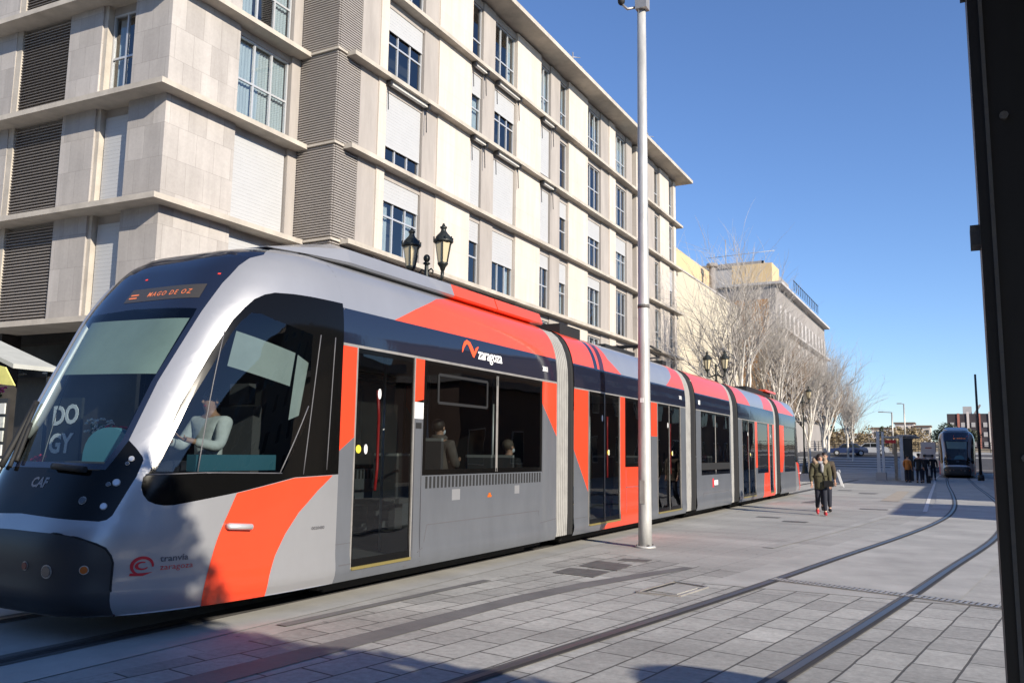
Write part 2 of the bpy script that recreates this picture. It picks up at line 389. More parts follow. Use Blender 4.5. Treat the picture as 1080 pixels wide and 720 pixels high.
# the sunken cover with a paved lid, left of the curved rail
t = thing('access_cover', 'sunken steel framed access cover with a broken corner beside the curved rail', 'access cover', (-3.13,10.05,0))
HP = [Vector((-3.44,9.55,0)), Vector((-3.31,10.56,0)), Vector((-2.83,10.38,0)), Vector((-2.93,9.55,0))]
m = MB()
for i in range(4): m.bar(HP[i]+Vector((0,0,.012)), HP[(i+1) % 4]+Vector((0,0,.012)), .035, .02)
m.build('frame', 'frame_steel', t)
m = MB(); m.prism([(0,0),(1,0),(1,1),(0,1)], .01, (-3.32,9.72,.006), (.09,.66,0), (.33,-.06,0), (0,0,1)); m.build('lid', 'plaza_slabs', t)
m = MB(); m.add([(-3.42,9.6,.011),(-3.30,10.5,.011),(-3.25,10.48,.011),(-3.36,9.6,.011)], [(0,1,2,3)]); m.add([(-3.33,10.46,.0115),(-2.87,10.30,.0115),(-2.86,10.22,.0115),(-3.33,10.38,.0115)], [(0,1,2,3)]); m.build('gap', 'rail_groove', t)
# slotted drain across both rails
t = thing('drain_grate', 'long slotted drain grate crossing the curved rails', 'drain', (-1.2,11.2,0))
da = Vector((-2.28,11.5,0)); db = Vector((.55,10.70,0)); dv = (db-da); dl_ = dv.length; dv.normalize(); dn = Vector((-dv.y, dv.x, 0))
m = MB(); m.obox((da+db)/2+Vector((0,0,.010)), dv*dl_/2, dn*.085, Vector((0,0,.0095))); m.build('channel', 'rail_groove', t)
m = MB()
k = 0.03
while k < dl_:
    m.obox(da+dv*k+Vector((0,0,.0125)), dv*.016, dn*.075, Vector((0,0,.011))); k += .062
m.obox((da+db)/2+dn*.09+Vector((0,0,.0125)), dv*dl_/2, dn*.01, Vector((0,0,.011))); m.obox((da+db)/2-dn*.09+Vector((0,0,.0125)), dv*dl_/2, dn*.01, Vector((0,0,.011)))
m.build('grate', 'frame_steel', t)

# ---------------------------------------------------------------- the corner apartment building
class Facade:
    def __init__(s, O, A, N): s.O = Vector(O); s.A = Vector(A); s.N = Vector(N)
    def pt(s, a, d, z): return s.O + s.A*a + s.N*d + Vector((0,0,z))
    def box(s, mb, s0, s1, d0, d1, z0, z1):
        c = s.pt((s0+s1)/2, (d0+d1)/2, (z0+z1)/2)
        return mb.obox(c, s.A*(s1-s0)/2, s.N*(d1-d0)/2, Vector((0,0,(z1-z0)/2)))
ca, sa = math.cos(R_(3)), math.sin(R_(3))
FM = Facade((-16.8,0,0), (0,1,0), (1,0,0))
FC = Facade((-18.4,0,0), (0,1,0), (1,0,0))
FL = Facade((-18.4,14.4,0), (-ca,-sa,0), (sa,-ca,0))
LEV = [5.0, 8.1, 11.2, 14.3, 17.4, 20.5]
SL = .15
B = thing('apartment_building', 'large stone clad corner apartment block with projecting floor slabs behind the near tram', 'building', (-17,14.4,0))
core = MB()
def piece(F, name, mt, *a):
    m = MB(); F.box(m, *a); return m.build(name, mt, B)
rnd = random.Random(3)
def window(F, s0, s1, z0, z1, shut=0.0, awn=False, nm=2, rail=.42, curtain=None, dep=-.20):
    w = s1-s0
    fr = MB(); t = .055
    for a, b in ((s0, s0+t), (s1-t, s1)): F.box(fr, a, b, dep-.04, dep+.04, z0, z1)
    F.box(fr, s0+t, s1-t, dep-.04, dep+.04, z0, z0+t); F.box(fr, s0+t, s1-t, dep-.04, dep+.04, z1-t, z1)
    zr = z0+(z1-z0)*rail
    F.box(fr, s0+t, s1-t, dep-.035, dep+.035, zr-.03, zr+.03)
    for k in range(1, nm):
        a = s0+w*k/nm
        F.box(fr, a-.03, a+.03, dep-.035, dep+.035, z0+t, zr-.03 if nm > 2 and k == 1 else zr-.03); F.box(fr, a-.03, a+.03, dep-.035, dep+.035, zr+.03, z1-t)
    o = fr.build('window', 'aluminium', B)
    pm = MB(); pm.add([F.pt(s0+t, dep, z0+t), F.pt(s1-t, dep, z0+t), F.pt(s1-t, dep, z1-t), F.pt(s0+t, dep, z1-t)], [(0,1,2,3)])
    if shut < .97: pm.build('pane', 'window_glass', o)
    if shut > .02:
        sm = MB(); zb = z1-(z1-z0)*shut; n = max(1, int((z1-zb)/.11))
        for k in range(n):
            za = zb+(z1-zb)*k/n; F.box(sm, s0+.03, s1-.03, dep+.05, dep+.075, za+.003, zb+(z1-zb)*(k+1)/n)
        F.box(sm, s0+.03, s1-.03, dep+.045, dep+.085, zb-.05, zb)
        sm.build('roller_shutter', 'shutter_white', o)
    if curtain is None: curtain = rnd.random() < .55
    if curtain and shut < .9:
        cm = MB(); cw = rnd.choice((.35, .5, .5, 1.0)); segs = []
        rng = ((s0+.05, s0+w*cw), ) if cw == 1.0 else ((s0+.05, s0+w*cw*.6), (s1-w*cw*.6, s1-.05))
        for a, b in rng:
            n = max(6, int((b-a)/.06)); vs = []
            for k in range(n+1):
                q = a+(b-a)*k/n; d = dep-.16+.03*(k % 2)
                vs += [F.pt(q, d, z0+.03), F.pt(q, d, z1-.05)]
            cm.add(vs, [(2*k, 2*k+2, 2*k+3, 2*k+1) for k in range(n)])
        cm.build('curtain', 'curtain', o)
    if awn:
        am = MB(); F.box(am, s0-.1, s1+.1, .02, .16, z1+.18, z1+.29); am.build('awning_cassette', 'awning_cassette', o)
        for q in (s0-.06, s1+.06):
            bm_ = MB(); bm_.bar(F.pt(q, .06, z1+.25), F.pt(q, .10, z1-.75), .025); bm_.obox(F.pt(q, .12, z1+.2), F.A*.05, F.N*.1, Vector((0,0,.09))); bm_.build('awning_arm', 'steel_dark', o)
    return o
# main facade bays: (s0, s1, kind)
BAYS = [(20.57,21.5,'p'), (21.5,21.93,'w'), (21.93,24.18,'W'), (24.18,25.1,'p'), (25.1,27.5,'w'), (27.5,28.45,'N'), (28.45,29.45,'p'), (29.45,31.4,'W'), (31.4,33.8,'w'), (33.8,34.98,'N'), (34.98,36.05,'p'), (36.05,37.0,'N'),
        (37.0,39.45,'w'), (39.45,41.4,'W'), (41.4,42.55,'p'), (42.55,43.5,'w'), (43.5,45.4,'W'), (45.4,46.35,'p'), (46.35,47.0,'j'), (47.0,49.0,'w'), (49.0,50.55,'p'), (50.55,51.5,'N'), (51.5,53.45,'w'), (53.45,54.5,'N'), (54.5,55.0,'w')]
SHUT = {4: {}, 3: {21.93:.30, 27.5:.32, 29.45:.34, 33.8:.86, 36.05:0}, 2: {21.93:.72, 27.5:1, 29.45:.98, 33.8:1, 36.05:.28, 39.45:.33, 43.5:.30, 50.55:.0, 53.45:.5},
        1: {21.93:.27, 27.5:.30, 29.45:.48, 33.8:.22, 36.05:.35, 39.45:.18}, 0: {21.93:.4, 27.5:.3, 33.8:0}}
AWN = {(3,27.5), (3,29.45), (2,21.93), (2,27.5), (2,29.45), (2,33.8), (3,33.8)}
for f in range(5):
    z0 = LEV[f]; z1 = LEV[f+1]-SL
    for s0, s1, k in BAYS:
        if k == 'w': piece(FM, 'wall', 'cream_render', s0, s1, -.35, 0, z0, z1)
        elif k == 'p': piece(FM, 'concrete_panel', 'stone_panel_grey', s0, s1, -.35, -.05, z0, z1)
        elif k == 'j': piece(FM, 'recessed_joint', 'far_dark', s0, s1, -.60, -.45, z0, z1)
        else:
            piece(FM, 'concrete_panel', 'stone_panel_grey', s0, s1, -.35, -.10, z1-.30, z1)       # lintel above the opening
            window(FM, s0+.03, s1-.03, z0+.04, z1-.30, SHUT[f].get(s0, 0), (f, s0) in AWN, 3 if k == 'W' else 1 if s1-s0 < 1 else 2, .40 if f == 4 else .52 if f < 4 and k == 'W' else .45)
    # corner block, street side
    piece(FC, 'stone_cladding', 'stone_cladding', 14.4, 16.83, -.4, 0, z0, z1); piece(FC, 'concrete_panel', 'stone_panel_grey', 19.05, 19.50, -.4, -.03, z0, z1)
    piece(FC, 'concrete_panel', 'stone_panel_grey', 16.83, 19.05, -.4, -.12, z1-.22, z1)
    window(FC, 16.86, 19.02, z0+.05, z1-.22, {0:1,1:1,2:0,3:0,4:0}[f], False, 3, .5, curtain=True)
    # left wing
    for base in (0.0, 6.3, 12.6):
        for a, b in ((.002 if base == 0 else 0.25, 1.42), (2.75, 4.12)):
            piece(FL, 'stone_cladding', 'stone_cladding', base+a, base+b, -.4, 0, z0, z1)
        if base > 0: piece(FL, 'reveal', 'concrete_slab', base+.002, base+.25, -.4, -.02, z0, z1)
        piece(FL, 'reveal', 'concrete_slab', base+2.60, base+2.748, -.4, -.06, z0, z1)
        piece(FL, 'concrete_panel', 'stone_panel_grey', base+1.42, base+2.60, -.45, -.25, z1-.25, z1)
        window(FL, base+1.45, base+2.58, z0+.05, z1-.25, 1 if f in (0,1) else .22 if base == 6.3 and f == 2 else 0, False, 2, .5, curtain=True, dep=-.28)
        lm = MB(); zz = z0+.06
        while zz < z1-.05:
            lm.obox(FL.pt(base+5.21, -.10, zz), FL.A*1.08, (FL.N*.05-Vector((0,0,.035))), (FL.N*.006+Vector((0,0,.008)))); zz += .092
        FL.box(lm, base+4.121, base+6.299, -.30, -.20, z0, z1)
        lm.build('louvre', 'louvre_slat', B)
    # the louvred box that turns the step between the two fronts
    lm = MB(); zz = z0+.05
    while zz < z1+SL-.12:
        lm.box(-18.38, -16.88, 19.42, 19.50, zz, zz+.045); lm.box(-16.93, -16.86, 19.505, 20.56, zz, zz+.045); zz += .082
    lm.box(-18.36, -16.95, 19.52, 20.55, z0-.05, z1+SL-.1)
    lm.build('louvre', 'louvre_slat', B)
for i, z in enumerate(LEV):
    s = MB()
    if i < 5:
        s.box(-18.0, -16.5, 19.84, 55.75, z-SL, z+.0)
        # corner slab, mitred round the corner
        p0 = FL.pt(17, .55, 0); p1 = Vector((-17.94, FL.pt(-.46, .55, 0).y, 0))
        poly = [(p0.x, p0.y), (p1.x, p1.y), (-17.94, 19.40), (-19.2, 19.40), (-19.2, 15.2), (p0.x, 15.2-1.0)]
        s.prism(poly, SL, (0,0,z-SL+.001), (1,0,0), (0,1,0), (0,0,1))
        s.box(-17.939, -16.80, 19.36, 19.84, z-.10, z-.02); s.box(-16.95, -16.78, 19.84, 20.6, z-.10, z+.02)
        s.build('floor_slab', 'concrete_slab', B)
    else:
        s.box(-34, -15.83, 19.0, 56.0, z-.05, z+.16)
        p0 = FL.pt(17, 1.0, 0)
        s.prism([(p0.x, p0.y), (-17.4, FL.pt(-1, 1.0, 0).y), (-17.4, 19.0), (p0.x, 19.0)], .21, (0,0,z-.05), (1,0,0), (0,1,0), (0,0,1))
        s.build('roof', 'concrete_slab', B)
core.box(-34, -17.7, 20.6, 54.99, 4.7, 20.4); core.box(-36, -19.3, 15.6, 20.5, 4.7, 20.4)
core.build('interior', 'room_dark', B)
ew = MB(); ew.box(-34, -17.16, 54.99, 55.01, 0, 20.4); ew.box(-17.15, -16.82, 54.8, 54.99, 0, 5); ew.build('end_wall', 'cream_render', B)
sf = MB(); sf.box(-34, -19.6, 17.2, 54.9, 0, 4.85); sf.box(-36, -20.2, 15.9, 17.19, 0, 4.85); sf.build('shopfront', 'shop_dark', B)
for y in (20.2, 26.2, 32.4, 38.4, 44.6, 50.6): cl = MB(); cl.box(-17.6, -17.0, y, y+.6, 0, 4.84); cl.build('column', 'stone_panel_grey', B)
for s_ in (.1, 6.4, 12.7): piece(FL, 'column', 'shop_dark', s_, s_+.6, -.9, -.3, 0, 4.84)
sg = MB(); FL.box(sg, 3.0, 16.0, -1.3, -1.1, 3.62, 3.95); sg.build('shop_fascia', 'steel_dark', B)
for s_ in (5.1, 6.3, 7.0, 8.2): piece(FL, 'fascia_trim', 'frame_steel', s_, s_+.35, -1.09, -1.0, 3.70, 3.74)
for (x, y, h) in ((-16.6,37.0,1.3), (-16.7,37.5,1.0), (-16.6,48.6,1.1), (-16.6,31.5,.7)):
    an = MB(); an.tube([(x,y,20.6), (x,y,20.6+h)], .03, 6); an.tube([(x-.3,y-.25,20.6+h*.8), (x+.3,y+.25,20.6+h*.8)], .02, 5); an.tube([(x-.2,y,20.6), (x,y,20.6+h*.7)], .02, 5); an.build('antenna', 'frame_steel', B)

# ---------------------------------------------------------------- buildings beyond it
ORG = (0,0,0)
def simple_windows(F, parent, s_list, z_list, w, h, dep=-.1, mt='window_dark'):
    for s_ in s_list:
        for z in z_list:
            m = MB(); F.box(m, s_-w/2-.06, s_+w/2+.06, -.02, .05, z-.06, z+h+.06); o = m.build('window', 'aluminium', parent)
            m = MB(); F.box(m, s_-w/2, s_+w/2, .0, .06, z, z+h); m.build('pane', mt, o)
mat('window_dark', L(.03,.04,.055), .08, spec=.8)
b = thing('cream_building', 'low pale cream building with a blank rendered street wall next to the apartment block', 'building', (-24,61,0))
m = MB(); m.box(-32, -17.0, 55.15, 75, 0, 14.5); m.build('wall', 'pale_yellow_render', b)
m = MB(); m.box(-17.4, -16.94, 55.16, 75.1, 14.5, 14.62); m.build('parapet', 'light_grey_render', b)
m = MB(); m.box(-32, -20, 60, 76, 14.51, 18.4); m.build('penthouse', 'yellow_render', b)
m = MB(); m.tube([(-19.0,73.0,14.5),(-19.0,73.0,18.2)], .28, 10); m.tube([(-19.0,73.0,18.2),(-19.0,73.0,18.5)], .5, 10); m.build('chimney', 'grey_render', b)
b = thing('ochre_building', 'block with an ochre gable and long balconied street front beyond the bare trees', 'building', (-25,120,0))
m = MB(); m.box(-40, -18.6, 100, 140, 0, 21.6); m.build('wall', 'grey_render', b)
m = MB(); m.box(-33, -19.4, 99.9, 99.995, 2, 19.9); m.build('gable_panel', 'ochre_brick', b)
F2 = Facade((-18.6,0,0), (0,1,0), (1,0,0))
for z in (6.5, 9.8, 13.1, 16.4): m = MB(); m.box(-18.6, -17.7, 100.2, 139.8, z, z+.25); m.build('balcony_slab', 'light_grey_render', b)
m = MB(); m.box(-40.5, -17.8, 99.6, 140.4, 21.601, 21.9); m.build('roof', 'light_grey_render', b)
for z in (6.5, 9.8, 13.1, 16.4):
    for k in range(13): m = MB(); m.box(-18.59, -18.3, 101+k*3, 102.2+k*3, z+.26, z+2.9); m.build('facade_panel', 'light_grey_render', b)
simple_windows(F2, b, [103.1+3*k for k in range(12)], [6.9, 10.2, 13.5, 16.8], 1.3, 2.0)
m = MB(); m.box(-24, -19.2, 101.5, 106, 21.95, 24.6); m.build('penthouse', 'yellow_render', b)
m = MB()
for k in range(14): m.bar((-17.6, 107+k*1.5, 21.95), (-17.6, 107+k*1.5, 23.2), .07)
m.bar((-17.6,106.5,23.2), (-17.6,127,23.2), .07); m.build('railing', 'steel_dark', b)
b = thing('grey_building', 'plain light grey building with a flat top and antenna behind the ochre gable', 'building', (-32,118,0))
m = MB(); m.box(-46, -22.5, 112, 130, 0, 27.0); m.build('wall', 'light_grey_render', b)
m = MB(); m.box(-22.5, -22.2, 111.8, 130.2, 20, 27.3); m.box(-46.2, -22.2, 111.8, 112, 26.7, 27.3); m.build('parapet', 'grey_render', b)
m = MB(); m.tube([(-27.5,113,27),(-27.5,113,31)], .06, 5); m.tube([(-30,113,28.6),(-21,113,28.8)], .04, 5); m.build('antenna', 'frame_steel', b)
# ---------------------------------------------------------------- the tram
mat('silver_paint', L(.36,.365,.38), .32, .45, coat=.5, var=.05, vscale=1.5, streak=.4, bump=.05, bscale=1.4)
mat('grey_paint', L(.142,.153,.172), .34, .3, coat=.3, var=.11, vscale=1.8, streak=.35, bump=.06, bscale=1.4)
mat('buffer_paint_shaded', L(.040,.041,.044), .4, .1, spec=.3)  # buffer grey, darkened to near black for the shade across the nose
mat('orange_paint', L(.74,.056,.017), .35, 0, coat=.4, var=.05, vscale=1.6, streak=.4, bump=.05, bscale=1.4)
mat('orange_roof', L(.72,.070,.020), .35, 0, coat=.5, var=.06, vscale=1.5, bump=.05, bscale=1.4)
mat('navy_gloss', L(.010,.014,.030), .06, 0, spec=.9, bump=.12, bscale=1.6)
mat('black_gloss', L(.004,.004,.004), .10, 0, spec=.2)
mat('black_rubber', L(.012,.012,.012), .7)
mat('bellows_grey', L(.31,.305,.29), .7, var=.15, vscale=4)
mat('underframe', L(.012,.012,.012), .8)
mat('tram_inner', L(.10,.105,.11), .8)
mat('tram_floor', L(.09,.09,.09), .7)
mat('seat_fabric', L(.07,.07,.075), .8)
mat('seat_shell', L(.35,.35,.34), .4)
mat('teal_plastic', L(.05,.16,.22), .4)
mat('blind_fabric', L(.15,.195,.185), .8, var=.12, vscale=2)
mat('blind_white', L(.42,.48,.465), .8, var=.08, vscale=3)
mat('sill_brass', L(.55,.45,.16), .35, .8)
mat('red_rail', L(.55,.02,.02), .35)
mat('white_sticker', L(.75,.75,.74), .5)
mat('yellow_sticker', L(.75,.62,.05), .5)
mat('logo_orange', L(.9,.10,.03), .5)
mat('logo_red', L(.62,.02,.03), .5)
mat('grey_letter', L(.10,.10,.11), .5)
mat('led_amber', L(.3,.05,.02), .5, emit=(1,.32,.12,1), estr=.4)
mat('led_red', L(.3,.02,.02), .5, emit=(1,.06,.03,1), estr=.6)
mat('lamp_glass', L(.55,.57,.6), .08, .2, spec=.8)
mat('lamp_dark', L(.10,.10,.105), .15, .5, spec=.8)
mat('amber_glass', L(.50,.11,.01), .25)
mat('red_glass', L(.16,.01,.01), .3)
mat('display_board', L(.05,.045,.04), .4)
glass_mat('tram_glass', (.42,.46,.46,1), .9, 0, 1.55, wav=.06)
glass_mat('cab_side_glass', (.48,.53,.53,1), .9, 0, 1.55, wav=.05)
glass_mat('cab_glass', (.82,.90,.88,1), .9, 0, 1.55, wav=.05)
CX = -7.195
KN = np.array([(.20,1.29,4.50),(.28,1.325,4.42),(.55,1.325,4.38),(.85,1.325,4.40),(1.05,1.325,4.48),(1.35,1.325,4.61),(1.55,1.325,4.71),(2.0,1.325,4.93),(2.5,1.325,5.18),(3.0,1.318,5.45),(3.15,1.30,5.55),(3.3,1.265,5.66),(3.45,1.205,5.78),(3.58,1.12,5.93),(3.68,1.0,6.13),(3.75,.82,6.45),(3.78,.6,6.75)])
def spl(z, c):
    X = KN[:,0]; Y = KN[:,c]; g_ = np.gradient(Y, X); z = min(max(z, X[0]), X[-1]); i = min(max(int(np.searchsorted(X, z))-1, 0), len(X)-2)
    h = X[i+1]-X[i]; t = (z-X[i])/h
    return Y[i]*(2*t**3-3*t**2+1)+h*g_[i]*(t**3-2*t**2+t)+Y[i+1]*(-2*t**3+3*t**2)+h*g_[i+1]*(t**3-t**2)
_ph = (np.linspace(0, 1, 4001)**2)*np.pi/2
_tx = 1.325*np.sin(_ph)**(2/4.6); _ty = 2.2*(1-np.cos(_ph))
_S = np.concatenate([[0], np.cumsum(np.hypot(np.diff(_tx), np.diff(_ty)))]); UMAX = 2.972   # end of the surface parameter
_UA = [0,.70,.77,.957,1.01,1.312,1.822,2.404,2.972]; _UB = [0,.737,.81,.999,1.051,1.354,1.871,2.463,float(_S[-1])]
def cabP(u, z):
    a = float(np.interp(abs(u), _UA, _UB)); x = float(np.interp(a, _S, _tx))*(1 if u >= 0 else -1); dy = float(np.interp(a, _S, _ty))
    W = spl(z, 1); yn = spl(z, 2)
    return Vector((CX+x*W/1.325, yn+dy*(7.05-yn)/2.2, z))
def cabN(u, z):
    e = 2e-3; z = min(max(z, .205), 3.774)
    a = cabP(u+e, z)-cabP(u-e, z); b = cabP(u, z+e)-cabP(u, z-e)
    n = a.cross(b)
    return n.normalized() if n.length > 1e-9 else Vector((0,0,1))
def sideP(side):
    return lambda y, z: Vector((CX+side*spl(z, 1), y, z))
def sideN(side):
    def f(y, z):
        e = 2e-3; d = (spl(min(z+e,3.78),1)-spl(z-e,1))/(2*e); return Vector((side, 0, -side*0-d if False else -d)).normalized()
    return f
def grid_patch(mb, poly, PF, NF, off=0.0, du=.06, dz=.06, holes=(), flipu=False):
    """flat polygon in surface coordinates, gridded and laid on the curved surface"""
    bm = bmesh.new()
    loops = [[Vector((-a if flipu else a, b, 0)) for a, b in lp] for lp in [poly]+list(holes)]
    flat = [bm.verts.new(p) for lp in loops for p in lp]
    for t3 in tessellate_polygon(loops):
        try: bm.faces.new([flat[i] for i in t3])
        except ValueError: pass
    us = [v.co.x for v in bm.verts]; zs = [v.co.y for v in bm.verts]
    for lo, hi, d, ax in ((min(us), max(us), du, 0), (min(zs), max(zs), dz, 1)):
        k = math.floor(lo/d)+1
        while k*d < hi-1e-6:
            co = [0,0,0]; co[ax] = k*d; no = [0,0,0]; no[ax] = 1
            bmesh.ops.bisect_plane(bm, geom=bm.verts[:]+bm.edges[:]+bm.faces[:], dist=1e-5, plane_co=co, plane_no=no); k += 1
    bm.verts.index_update()
    vs = []
    for v in bm.verts:
        p = PF(v.co.x, v.co.y)
        if off: p = p+NF(v.co.x, v.co.y)*off
        vs.append(p)
    mb.add(vs, [[v.index for v in f.verts] for f in bm.faces], True); bm.free()
    return mb
def fixn(o): return recalc(o)
def surf_text(name, s, size, m, parent, u0, z0, PF, NF, off, bold=0.0, dirx=1, spacing=1.0, slope=0.0):
    cu = bpy.data.curves.new(name, 'FONT'); cu.body = s; cu.size = size; cu.offset = bold; cu.resolution_u = 2; cu.space_character = spacing
    tmp = bpy.data.objects.new('tmp', cu); col.objects.link(tmp)
    me = bpy.data.meshes.new_from_object(tmp.evaluated_get(bpy.context.evaluated_depsgraph_get())); me.name = name
    bpy.data.objects.remove(tmp); bpy.data.curves.remove(cu)
    for v in me.vertices:
        u = u0+v.co.x*dirx; z = z0+v.co.y+slope*v.co.x
        v.co = PF(u, z)+NF(u, z)*off-Vector(ORG)
    me.materials.clear(); me.materials.append(MATS[m])
    o = bpy.data.objects.new(name, me); col.objects.link(o); o.parent = parent; return o

T = thing('tram', 'long silver and orange five section tram filling the left of the street, nearest the camera', 'tram', (CX, 4.4, 0))
WS_R = [(.70,1.415),(.77,1.669),(.775,2.2),(.862,2.9),(.92,3.216),(1.014,3.424),(1.109,3.53)]
OUT = [(1.01,1.352),(1.041,1.40),(1.056,1.993),(1.143,2.508),(1.228,2.832),(1.31,2.97),(1.388,3.069),(1.50,3.13),(1.642,3.167),(1.95,3.185),(2.271,3.192),(UMAX,3.195)]
TRIM = [(1.01,1.352),(1.025,1.27),(1.059,1.208),(1.11,1.155),(1.174,1.126),(1.24,1.113),(1.312,1.113),(1.822,1.204),(2.404,1.332),(UMAX,1.351)]
GLS = [(1.085,1.405),(1.13,2.02),(1.272,2.69),(1.33,2.83),(1.42,2.925),(1.55,2.925),(1.76,2.88),(2.379,2.789),(2.489,1.934),(2.245,1.365)]
PANEL = [(.70,1.41),(.77,1.664),(.86,1.60),(.935,1.53),(.954,1.498),(.957,1.36),(.898,1.04),(.87,1.005),(.821,.993),(.725,1.0)]
HATCH = [(.528,.893),(.72,.865),(.86,.815),(.928,.779),(.97,.72),(.991,.661),(.985,.45),(.969,.22)]
def mir(p): return [(-a, b) for a, b in p]
def build_cab(T, front, PF, NF, BP):
    """PF/NF: cab surface; BP maps cab interior points (front cab is the identity)"""
    S2 = (1, -1)
    # windscreen: black glass border with the clear pane inside it
    full = [(0,1.42)]+WS_R+[(.6,3.60),(0,3.62)]; full = full+mir(full[1:-1])[::-1]
    pane = [(0,1.47),(.66,1.465),(.715,1.67),(.72,2.2),(.80,2.85),(.80,2.93),(0,2.96)]; pane = pane+mir(pane[1:-1])[::-1]
    o = fixn(grid_patch(MB(), full, PF, NF, 0, holes=[pane]).build('windscreen', 'navy_gloss', T))
    fixn(grid_patch(MB(), pane, PF, NF, 0).build('pane', 'cab_glass', o))
    cap = [(-1.109,3.531),(-.6,3.602),(0,3.622),(.6,3.602),(1.109,3.531),(1.3,3.60),(1.3,3.78),(-1.3,3.78)]
    fixn(grid_patch(MB(), cap, PF, NF).build('roof_front', 'navy_gloss', T))
    # top of the roof between the two sides
    m = MB(); ring = [PF(u, 3.78) for u in np.linspace(-UMAX, UMAX, 41)]
    m.add(ring+[PF(0, 3.78)+Vector((0,(PF(UMAX,1).y-PF(0,3.78).y),0.0))], [(i, i+1, 41) for i in range(40)], True); fixn(m.build('roof', 'silver_paint', T))
    # black light panel across the front
    pp = [(0,1.42)]+PANEL+[(0,1.03)]; pp = pp+mir(pp[1:-1])[::-1]
    lp = fixn(grid_patch(MB(), pp, PF, NF).build('light_panel', 'black_gloss', T))
    # buffer cover
    hp = [(0,.90)]+HATCH+[(0,.22)]; hp = hp+mir(hp[1:-1])[::-1]
    bc = fixn(grid_patch(MB(), hp, PF, NF).build('buffer_cover', 'buffer_paint_shaded', T))
    gm = MB(); hh = HATCH; hl = mir(HATCH)[::-1]
    for lst in (hl+hh,):
        gm.tube([PF(u, z)+NF(u, z)*.001 for u, z in lst], .009, 5, smooth=False)
    gm.build('seam', 'black_rubber', bc)
    # silver shell: a pillar arch on each side and the lower body
    for s in S2:
        fl = s < 0
        arch = WS_R[1:]+[(1.3,3.599),(1.3,3.78),(UMAX,3.78)]+OUT[::-1][:-1]+[(1.01,1.353),(.956,1.45),(.955,1.498),(.935,1.53),(.86,1.60)]
        fixn(grid_patch(MB(), arch, PF, NF, flipu=fl).build('pillar', 'silver_paint', T))
        low = [(0,.90)]+HATCH+[(1.3,.22),(2.0,.22),(UMAX,.22)]+TRIM[::-1]+[(.956,1.45),(.957,1.36),(.898,1.04),(.87,1.005),(.821,.993),(.725,1.0),(0,1.03)]
        fixn(grid_patch(MB(), low, PF, NF, flipu=fl).build('lower_body', 'silver_paint', T))
        st = [(1.822,1.199),(2.404,1.326),(2.89,1.342),(2.70,1.19),(2.496,.985),(2.37,.79),(2.277,.595),(2.22,.41),(2.184,.222),(1.607,.222),(1.68,.55)]
        fixn(grid_patch(MB(), st, PF, NF, .003, flipu=fl).build('orange_stripe', 'orange_paint', T))
        pl = [(.79,1.70),(.795,2.2),(.86,2.7),(.895,3.0),(.955,3.25),(1.05,3.46)]; P = []
        for i in range(len(pl)-1):
            for k in range(5): u_ = s*(pl[i][0]+(pl[i+1][0]-pl[i][0])*k/5+.05); z_ = pl[i][1]+(pl[i+1][1]-pl[i][1])*k/5; P.append(PF(u_, z_)-NF(u_, z_)*.045)
        q = MB() if s < 0 else None
        if q: q.tube(P, [.03,.055]+[.072]*(len(P)-4)+[.06,.03], 20); q.build('pillar_trim', 'silver_paint', T)
        # side window band
        out = OUT+TRIM[::-1][:-1]
        wf = fixn(grid_patch(MB(), out, PF, NF, 0, holes=[GLS], flipu=fl).build('side_window', 'black_gloss', T))
        fixn(grid_patch(MB(), GLS, PF, NF, 0, flipu=fl).build('pane', 'cab_side_glass', wf))
        lm = MB()
        for ln in ([(1.19,2.71),(1.42,1.40)], [(2.46,2.05),(2.22,1.37)], [(1.02,1.375),(1.5,1.39),(2.245,1.375)], [(2.52,2.8),(2.50,1.36)], [(2.80,2.8),(2.80,1.4)]):
            n = 8; P = []
            for i in range(len(ln)-1):
                for k in range(n+1):
                    t = k/n; u = ln[i][0]*(1-t)+ln[i+1][0]*t; z = ln[i][1]*(1-t)+ln[i+1][1]*t; P.append(PF(s*u, z)+NF(s*u, z)*.002)
            lm.tube(P, .006, 5)
        lm.build('window_bar', 'grey_letter' , wf)
        # lamps
        for u, z, r, nm, mt in ((.86,1.51,.020,'headlight','lamp_glass'), (.845,1.47,.014,'headlight','lamp_dark'), (.83,1.31,.026,'headlight','lamp_glass'), (.775,1.295,.016,'headlight','lamp_dark'), (.81,1.115,.024,'headlight','lamp_glass'), (.63,1.16,.028,'fog_lamp','lamp_dark'), (.80,.61,.030,'marker_lamp','amber_glass'), (.25,.62,.03,'marker_lamp','red_glass'), (.50,.59,.045,'coupler_lamp','lamp_dark')):
            p = PF(s*u, z); n = NF(s*u, z); a = n.orthogonal().normalized(); b = n.cross(a); q = MB()
            q.prism([(r*1.25*math.cos(t), r*1.25*math.sin(t)) for t in np.linspace(0, 2*math.pi, 14, endpoint=False)], .004, p+n*.0, a, b, n)
            o = q.build(nm, 'frame_steel', T); q = MB()
            q.prism([(r*math.cos(t), r*math.sin(t)) for t in np.linspace(0, 2*math.pi, 14, endpoint=False)], .010, p+n*.001, a, b, n); q.build('lens', mt, o)
        # handle, wiper
        q = MB(); q.tube([PF(s*1.80,.905)+NF(s*1.80,.905)*.0, PF(s*1.80,.905)+NF(s*1.80,.905)*.035, PF(s*2.0,.885)+NF(s*2.0,.885)*.035, PF(s*2.0,.885)], .03, 8); q.build('handle', 'aluminium', T)
